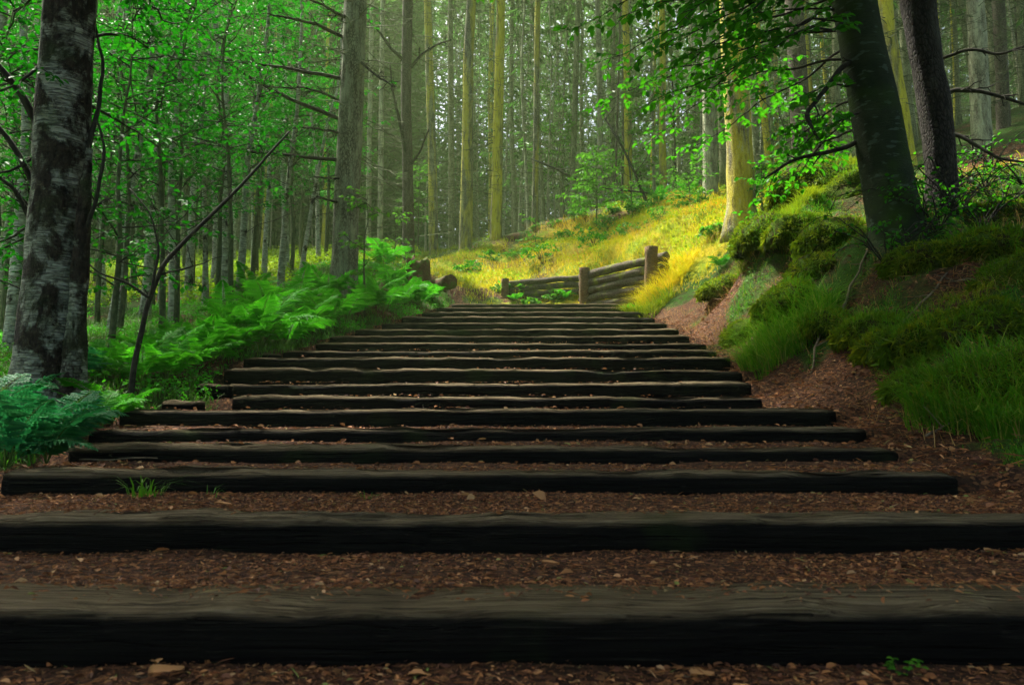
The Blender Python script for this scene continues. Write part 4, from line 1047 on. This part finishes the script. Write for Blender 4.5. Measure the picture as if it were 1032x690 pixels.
tuft('few thin grass blades at the dark face of the third step', 215, 2.93, .05, 9, (.05, .10), 'grass_green', 12, (.002, .004))
def hummock(label, px, Y, r, n, mats, seed, L=(.04, .11), sink=.35, droop=.7, grassy=0):
    rg = np.random.default_rng(seed + 300); c = on_ground(px, Y); c[2] -= r[2] * sink
    th = np.linspace(0, math.pi * .62, 16); ph = np.linspace(0, 2 * math.pi, 30, endpoint=False)
    def pt(d):
        k = 1 + .30 * fbm(d[:, 0] * 1.6 + seed, d[:, 1] * 1.6 + d[:, 2] * 1.3, 500 + seed, 3)
        return c + d * np.asarray(r) * k[:, None]
    T, F = np.meshgrid(th, ph, indexing='ij')
    D = np.stack([np.sin(T) * np.cos(F), np.sin(T) * np.sin(F), np.cos(T)], -1).reshape(-1, 3)
    i = np.arange(15)[:, None] * 30; j = np.arange(30)[None]; k = (j + 1) % 30
    mb = MB(); mb.add(pt(D), np.stack([i + j, i + 30 + j, i + 30 + k, i + k], -1).reshape(-1, 4))
    d = unit(rg.normal(0, 1, (n * 2, 3))); d = d[d[:, 2] > -.25][:n]; m = len(d)
    keep = fbm(d[:, 0] * 3, d[:, 1] * 3 + d[:, 2] * 2, 520 + seed, 2) > -.28; d = d[keep]; m = len(d)
    P = pt(d); nn = unit(d / np.asarray(r))
    ax = nn + np.array([0, 0, -droop]) * (1.1 - np.clip(nn[:, 2:3], 0, 1)) + rg.normal(0, .4, (m, 3))
    l = rg.uniform(*L, m) * (1 + .8 * (d[:, 2] < .3))
    mb.leaves(P - nn * .006, ax, nn + rg.normal(0, .4, (m, 3)), l, rg.uniform(.003, .006, m) * max(1, Y / 7), 1, .45)
    if grassy:
        q = rg.random(m) < grassy; g = P[q]; k = len(g)
        mb.blades(g - nn[q] * .01, rg.uniform(.07, .24, k), rg.uniform(.0022, .0045, k), np.arctan2(nn[q, 1], nn[q, 0]) + rg.normal(0, .6, k), rg.uniform(.7, 1.5, k), 2)
    return tag(mb.build('mossy_hummock', mats, None, c), label, 'moss mound', 'mossy hummocks on the bank')
HG = [M['ground_moss'], M['grass_green']]; HM = [M['ground_moss'], M['moss_strand'], M['grass_bright']]
HUM = [(778, 10.0, (.55, .45, .42), 1, 5), (812, 9.4, (.5, .4, .36), 1, 6), (762, 8.6, (.34, .3, .22), 1, 3), (800, 7.5, (.36, .32, .30), 0, 3), (832, 7.9, (.38, .34, .26), 1, 3), (856, 8.6, (.5, .4, .3), 1, 4), (835, 10.9, (.75, .6, .5), 1, 6), (870, 10.2, (.5, .5, .4), 1, 4),
       (885, 5.9, (.3, .26, .18), 0, 3), (915, 5.5, (.34, .28, .20), 1, 3), (955, 5.2, (.42, .32, .26), 0, 4), (1000, 5.0, (.4, .3, .26), 1, 4), (985, 4.35, (.32, .26, .24), 0, 4), (1030, 4.2, (.36, .3, .28), 0, 4), (945, 6.4, (.36, .3, .2), 1, 3), (1000, 6.3, (.45, .4, .26), 0, 4),
       (1045, 5.6, (.45, .4, .3), 1, 3), (840, 6.6, (.26, .24, .16), 0, 2), (735, 11.6, (.42, .36, .26), 1, 3), (790, 11.8, (.6, .5, .4), 1, 4), (975, 7.6, (.4, .36, .24), 0, 3), (1030, 7.4, (.5, .4, .3), 1, 3), (925, 4.75, (.22, .2, .13), 1, 2)]
for k, (px, Y, r, mo, kn) in enumerate(HUM):
    hummock('lumpy mossy hummock with drooping strands on the bank between the stairs and the leaning trees', px, Y, r, kn * 1000, HM, k, (.02, .06), grassy=(.07 if mo else .22))
def undergrowth(P, size, mat, hgt):
    n = len(P); rg = np.random.default_rng(n); Q = np.repeat(P, 5, 0) + rg.normal(0, 1, (n * 5, 3)) * np.array([.03, .03, 0]) * (size[1] / .03)
    Q[:, 2] += rg.uniform(.2, 1, n * 5) * hgt
    D = rg.normal(0, 1, (n * 5, 3)); D[:, 2] *= .4
    mb = MB(); l = rg.uniform(*size, n * 5); mb.leaves(Q, D, np.array([0, 0, 1.0]) + rg.normal(0, .45, (n * 5, 3)), l, l * rg.uniform(.45, .8, n * 5), 0, .2)
    tag(mb.build('undergrowth', M[mat]), kind='stuff')
undergrowth(scatter(9000, 1.6, 7, 2.8, 11, lambda x, y: k_right(x, y) * clump(x, y, 1.7, 54)), (.012, .032), 'grass_green', .07)
undergrowth(scatter(8000, -2, 10, 13, 25, lambda x, y: sstep(.15, .4, zones(x, y)[1]) * clump(x, y, .9, 55) * wall_front(x, y)), (.03, .075), 'bank_leaf', .16)
undergrowth(scatter(14000, -9, -.8, 4, 19, lambda x, y: k_left(x, y) * clump(x, y, 1.2, 56)), (.02, .05), 'fern', .14)
undergrowth(scatter(16000, -16, -2.5, 15, 36, lambda x, y: (x < -2.5 - .1 * (y - 15)) * clump(x, y, .6, 57)), (.04, .10), 'bank_leaf', .35)
# small weed at the bottom edge
c = np.array([at(912, 676, 1.58)[0], 1.58, 0]); c[2] = gz(c[0], c[1])
mb = MB(); rg = np.random.default_rng(5)
for k in range(12):
    e = c + np.array([rg.uniform(-.035, .035), rg.uniform(-.03, .03), rg.uniform(.01, .03)]); mb.tube(np.linspace(c, e, 4), .0008, 4, 0)
    a = rg.uniform(0, 6.28, 4); mb.leaves(np.repeat(e[None], 4, 0), np.stack([np.cos(a), np.sin(a), 0 * a + .1], -1), np.array([[0, 0, 1.0]] * 4) + rg.normal(0, .2, (4, 3)), .013, .009, 1)
tag(mb.build('weed', YL, None, c), 'tiny pale green weed in the litter below the lowest step', 'weed')

# ------------------------------------------------------------------ litter
def litter(name, n, x0, x1, y0, y1, keep, L, asp, mat, lift=.004, tilt=.5):
    P = scatter(n, x0, x1, y0, y1, keep); m = len(P); P[:, 2] += .008 + RNG.uniform(0, lift, m)
    k = np.clip(np.searchsorted(SY, P[:, 1]) - 1, 0, 18); onlog = (P[:, 1] > SY[k] + .01) & (P[:, 1] < SY[k] + LOGD[k]) & (P[:, 0] > SL[k]) & (P[:, 0] < SR[k])
    P[:, 2] = np.where(onlog, np.maximum(P[:, 2], SZ[k] + .012), P[:, 2])
    a = RNG.uniform(0, 6.28, m); D = np.stack([np.cos(a), np.sin(a), RNG.normal(0, .22, m)], -1)
    N = np.array([0, 0, 1.0]) + RNG.normal(0, tilt, (m, 3))
    l = L[0] * (L[1] / L[0]) ** (RNG.random(m) ** 1.6)
    mb = MB(); mb.leaves(P, D, N, l, l * RNG.uniform(*asp, m), 0, .1, .2)
    return tag(mb.build(name, M[mat], smooth=False), kind='stuff')
def on_tread(x, y):
    k = np.clip(np.searchsorted(SY, y) - 1, -1, len(SY) - 1)
    behind = np.where(k < 0, 1.0, sstep(LOGD[np.clip(k, 0, 18)] * .35, LOGD[np.clip(k, 0, 18)] * 1.0, y - SY[np.clip(k, 0, 18)] + .12 * fbm(x * 2.5, y * 5, 93, 3)))
    return behind * (stair_mask(x, y) > .3) * (.35 + .65 * sstep(-.25, .25, fbm(x * 2.2, y * 3.5, 94, 3))) + .05 * (behind < .5)
litter('litter', 100000, -2.0, 2.2, 1.15, 3.2, on_tread, (.005, .027), (.15, .6), 'litter')
litter('litter', 40000, -2.0, 2.2, 1.15, 3.2, on_tread, (.012, .05), (.05, .1), 'litter')
litter('litter', 26000, -2.6, 2.8, 3.0, 9, on_tread, (.012, .05), (.15, .6), 'litter')
def k_edge(x, y):
    g, yb = zones(x, y); r = np.interp(y, SY, SR); return np.clip(1 - sstep(.25, .6, g), 0.34, 1) * (x > r - .05) * (1 - sstep(.2, .5, yb))
litter('litter', 34000, 1.4, 6, 2.0, 12, k_edge, (.015, .06), (.2, .7), 'litter', .01)
litter('litter', 15000, 1.4, 6, 2.0, 12, k_edge, (.04, .14), (.03, .06), 'litter', .03)
litter('litter', 3200, -2.0, 4.5, 1.2, 9, lambda x, y: on_tread(x, y) * .3 + .8 * k_edge(x, y), (.022, .058), (.4, .75), 'dry_leaf', .012)

def dry_leaf(label, px, py, Y, L, rz, seed):
    rg = np.random.default_rng(seed); x = at(px, py, Y)[0]; c = np.array([x, Y, gz(x, Y) + .012])
    n = 9; t = np.linspace(0, 1, n); w = np.sin(np.pi * t ** .8) ** .7 * .36 * L * (1 + rg.normal(0, .12, n)); w[0] = w[-1] = .002
    V = []
    for s in (-1, -.5, 0, .5, 1):
        V.append(np.stack([t * L - L / 2, s * w, abs(s) ** 1.5 * .10 * L + .07 * L * np.sin(t * 3.2 + 1) + rg.normal(0, .012 * L, n)], -1))
    V = np.array(V).reshape(-1, 3); ca, sa = math.cos(rz), math.sin(rz)
    V = V @ np.array([[ca, sa, 0], [-sa, ca, 0], [0, 0, 1]]) + c
    Q = [(r_ * n + k, r_ * n + k + 1, (r_ + 1) * n + k + 1, (r_ + 1) * n + k) for r_ in range(4) for k in range(n - 1)]
    mb = MB(); mb.add(V, Q)
    m2 = MB()
    root = thing('fallen_leaf', label, 'leaf', c)
    mb.build('blade', M['dry_leaf'], root)
    d = np.array([ca, sa, 0]); a = V[2 * n]; m2.tube(np.array([a, a - d * L * .15, a - d * L * .28 + (0, 0, .004)]), .0011, 5); m2.build('stem', M['stick'], root)
for k, (px, py, Y, L, rz, lab) in enumerate(((168, 672, 1.56, .075, .9, 'large tan dry leaf lying below the lowest step'), (158, 652, 1.62, .035, 2.2, 'small curled orange leaf against the face of the lowest step'), (708, 672, 1.56, .06, .4, 'reddish brown crumpled leaf below the lowest step'),
                                             (745, 684, 1.48, .04, 2.0, 'narrow brown leaf standing in the litter under the lowest step'), (880, 465, 3.3, .09, .2, 'pale brown leaf pile piece on the litter by the fourth step end'), (1000, 548, 2.25, .06, .3, 'orange brown leaf on the second tread far along the log'), (555, 570, 2.1, .05, .2, 'tan leaf on the litter of the first tread'),
                                             (475, 571, 2.1, .04, 1.2, 'small yellowish leaf on the litter of the first tread'), (870, 502, 2.75, .06, .1, 'broad orange leaf on the litter in front of the third step'), (705, 500, 2.8, .045, .5, 'curled tan leaf against the face of the third step'), (225, 506, 2.7, .06, .2, 'tan leaf in the litter beside the small grass tuft'))):
    dry_leaf(lab, px, py, Y, L, rz, k)
def stick(label, a, b, r, seed, sub=2):
    mb = MB(); P = curve(a, b, 0, .08, 10, seed); P[:, 2] = np.maximum(P[:, 2], ground_z(P[:, 0], P[:, 1]) + r * .6); mb.tube(P, np.linspace(r, r * .5, 10), 7, 0, .08, seed)
    rg = np.random.default_rng(seed)
    for k in range(sub):
        p = P[int(rg.integers(3, 8))]; mb.tube(curve(p, p + np.array([rg.uniform(-.2, .2), rg.uniform(-.1, .1), rg.uniform(0, .15)]), 0, .1, 5, k), np.linspace(r * .5, r * .2, 5), 5, 0)
    tag(mb.build('stick', M['stick'], None, P[0]), label, 'stick')
def gp(px, Y): return on_ground(px, Y) + np.array([0, 0, .02])
stick('long grey stick lying up the dark bank below the beech', gp(935, 6.3), gp(1000, 7.0), .018, 1)
stick('short forked stick on the brown litter of the bank', gp(850, 6.6), gp(880, 7.2), .014, 2)
stick('thin pale twig lying along the edge of the fourth step', np.array([*at(80, 462, 3.35)[:2], SZ[2] + .03]), np.array([*at(160, 462, 3.4)[:2], SZ[2] + .03]), .005, 3, 0)
stick('brown fallen branch in the grass behind the thin sapling', gp(105, 6.0), gp(175, 6.8), .016, 4)
stick('curved bare twig on the shaded bank among moss', gp(1000, 5.7), gp(960, 5.9), .008, 5)
stick('bent brown stick caught on the moss above the lower bank edge', gp(900, 5.6), gp(960, 6.0), .012, 7)
stick('thin dark root like stick running down the earth beside the green tuft', gp(845, 6.9), gp(815, 6.0), .014, 8)
stick('pale broken twig on the brown litter beside the fourth step end', gp(930, 3.9), gp(960, 4.1), .007, 9, 1)
stick('long thin stick lying slantwise over moss at the picture edge', gp(1010, 6.2), gp(1050, 5.2), .011, 10)
stick('grey stick under the mossy hummock beside the beech', gp(800, 8.7), gp(850, 8.9), .014, 6)
# bramble tangle on the shaded slope behind the dark spruce
for k in range(12):
    px = (965, 985, 1005, 1025, 1045, 945, 1015, 925, 955, 900, 975, 1000)[k]; Y = (8.0, 8.6, 8.2, 7.6, 8.4, 7.4, 9.2, 6.75, 6.9, 6.7, 7.2, 7.0)[k]; c = on_ground(px, Y); rg = np.random.default_rng(k + 60); mb = MB()
    for j in range(14):
        e = c + np.array([rg.normal(0, .5), rg.normal(0, .3), rg.uniform(.0, .3)]); e[2] = max(e[2], gz(e[0], e[1]) + .02); P = curve(c, e, -.35, .2, 9, j + k * 20); mb.tube(P, np.linspace(.008, .003, 9), 4, 0)
        n = 5; mb.leaves(P[3:8], rg.normal(0, 1, (n, 3)), np.array([0, 0, 1.0]) + rg.normal(0, .4, (n, 3)), .05, .035, 1)
    tag(mb.build('bramble', EL, None, c), 'tangle of dark thin bramble stems on the shaded slope around the leaning trees', 'bramble', 'brambles on the shaded slope')

# ------------------------------------------------------------------ far wood that reads as one mass
mb = MB(); rg = np.random.default_rng(8)
for k in range(230):
    Y = rg.uniform(66, 98); x = rg.uniform(-.85, .85) * Y; z = gz(x, Y)
    r = rg.uniform(.08, .17); H = rg.uniform(25, 35)
    mb.tube(np.array([(x, Y, z - .3), (x + rg.normal(0, .15), Y, z + H * .5), (x + rg.normal(0, .3), Y, z + H)]), [r, r * .7, r * .2], 6, 0)
n = 250000
Y = rg.uniform(70, 100, n); X = rg.uniform(-.85, .85, n) * Y; Z = rg.uniform(0, 1, n) ** .9 * 36
zg = tps(X, Y)
Z[:60000] = rg.uniform(0, 13, 60000)
P = np.stack([X, Y, zg + Z], -1); q = slice(60000, 120000); Y[q] = rg.uniform(45, 66, 60000); X[q] = rg.uniform(-.78, -.12, 60000) * Y[q]; P[q] = np.stack([X[q], Y[q], tps(X[q], Y[q]) + rg.uniform(0, 24, 60000)], -1)
D = rg.normal(0, 1, (n, 3)); D[:, 2] = D[:, 2] * .4 - .3
mb.leaves(P, D, np.array([0, -.4, 1.0]) + rg.normal(0, .6, (n, 3)), rg.uniform(.5, 1.3, n), rg.uniform(.12, .4, n), 1)
tag(mb.build('distant_forest', [M['bark_far'], M['needle_far']]), kind='stuff')

# ------------------------------------------------------------------ air
hz = NT('haze'); hz.t.links.new(hz.n('VolumePrincipled', inp={'Color': (.66, .92, .40, 1), 'Density': .0014, 'Anisotropy': .25}).outputs[0], hz.out.inputs['Volume'])
x0, x1, y0, y1, z0, z1 = -116, 116, -44, 124, float(GZ.min()) - 1, 58.0
V = np.array([(x, y, z) for x in (x0, x1) for y in (y0, y1) for z in (z0, z1)])
mb = MB(); mb.add(V, [(0, 1, 3, 2), (4, 6, 7, 5), (0, 4, 5, 1), (2, 3, 7, 6), (0, 2, 6, 4), (1, 5, 7, 3)])
USE_HAZE = True
if USE_HAZE: tag(mb.build('haze', hz.m, smooth=False), kind='stuff')

# ------------------------------------------------------------------ light, camera, render
w = bpy.data.worlds.new('World'); scene.world = w; w.use_nodes = True
nt = w.node_tree; bg = nt.nodes['Background']
sky = nt.nodes.new('ShaderNodeTexSky'); sky.sky_type = 'NISHITA'; sky.sun_disc = False
sky.sun_elevation = SUN_EL; sky.sun_rotation = SUN_AZ; sky.dust_density = 5.0; sky.air_density = .6; sky.ozone_density = 0.0
nt.links.new(sky.outputs[0], bg.inputs['Color']); bg.inputs['Strength'].default_value = .09
sl = bpy.data.lights.new('sun', 'SUN'); sl.energy = 5.0; sl.angle = R(4.0); sl.color = (1, .95, .84)
so = bpy.data.objects.new('sun', sl); COL.objects.link(so)
so.rotation_euler = Vector(SUN_D).to_track_quat('Z', 'Y').to_euler()

cam = bpy.data.cameras.new('camera'); co = bpy.data.objects.new('camera', cam); COL.objects.link(co)
cam.sensor_width = 36; cam.lens = PF / PW * 36; cam.clip_start = .05; cam.clip_end = 600
co.location = (0, 0, 0); co.rotation_euler = (math.pi / 2 + PITCH, 0, 0)
cam.dof.use_dof = True; cam.dof.focus_distance = 8.0; cam.dof.aperture_fstop = 5.6
scene.camera = co
scene.view_settings.view_transform = 'Standard'; scene.view_settings.look = 'None'; scene.view_settings.gamma = 1; scene.view_settings.exposure = 2.1
cy = scene.cycles
cy.max_bounces = 6; cy.diffuse_bounces = 3; cy.glossy_bounces = 2; cy.transmission_bounces = 3; cy.volume_bounces = 0; cy.transparent_max_bounces = 4
cy.use_denoising = True; cy.use_adaptive_sampling = True; cy.adaptive_threshold = .02
cy.sample_clamp_indirect = 6
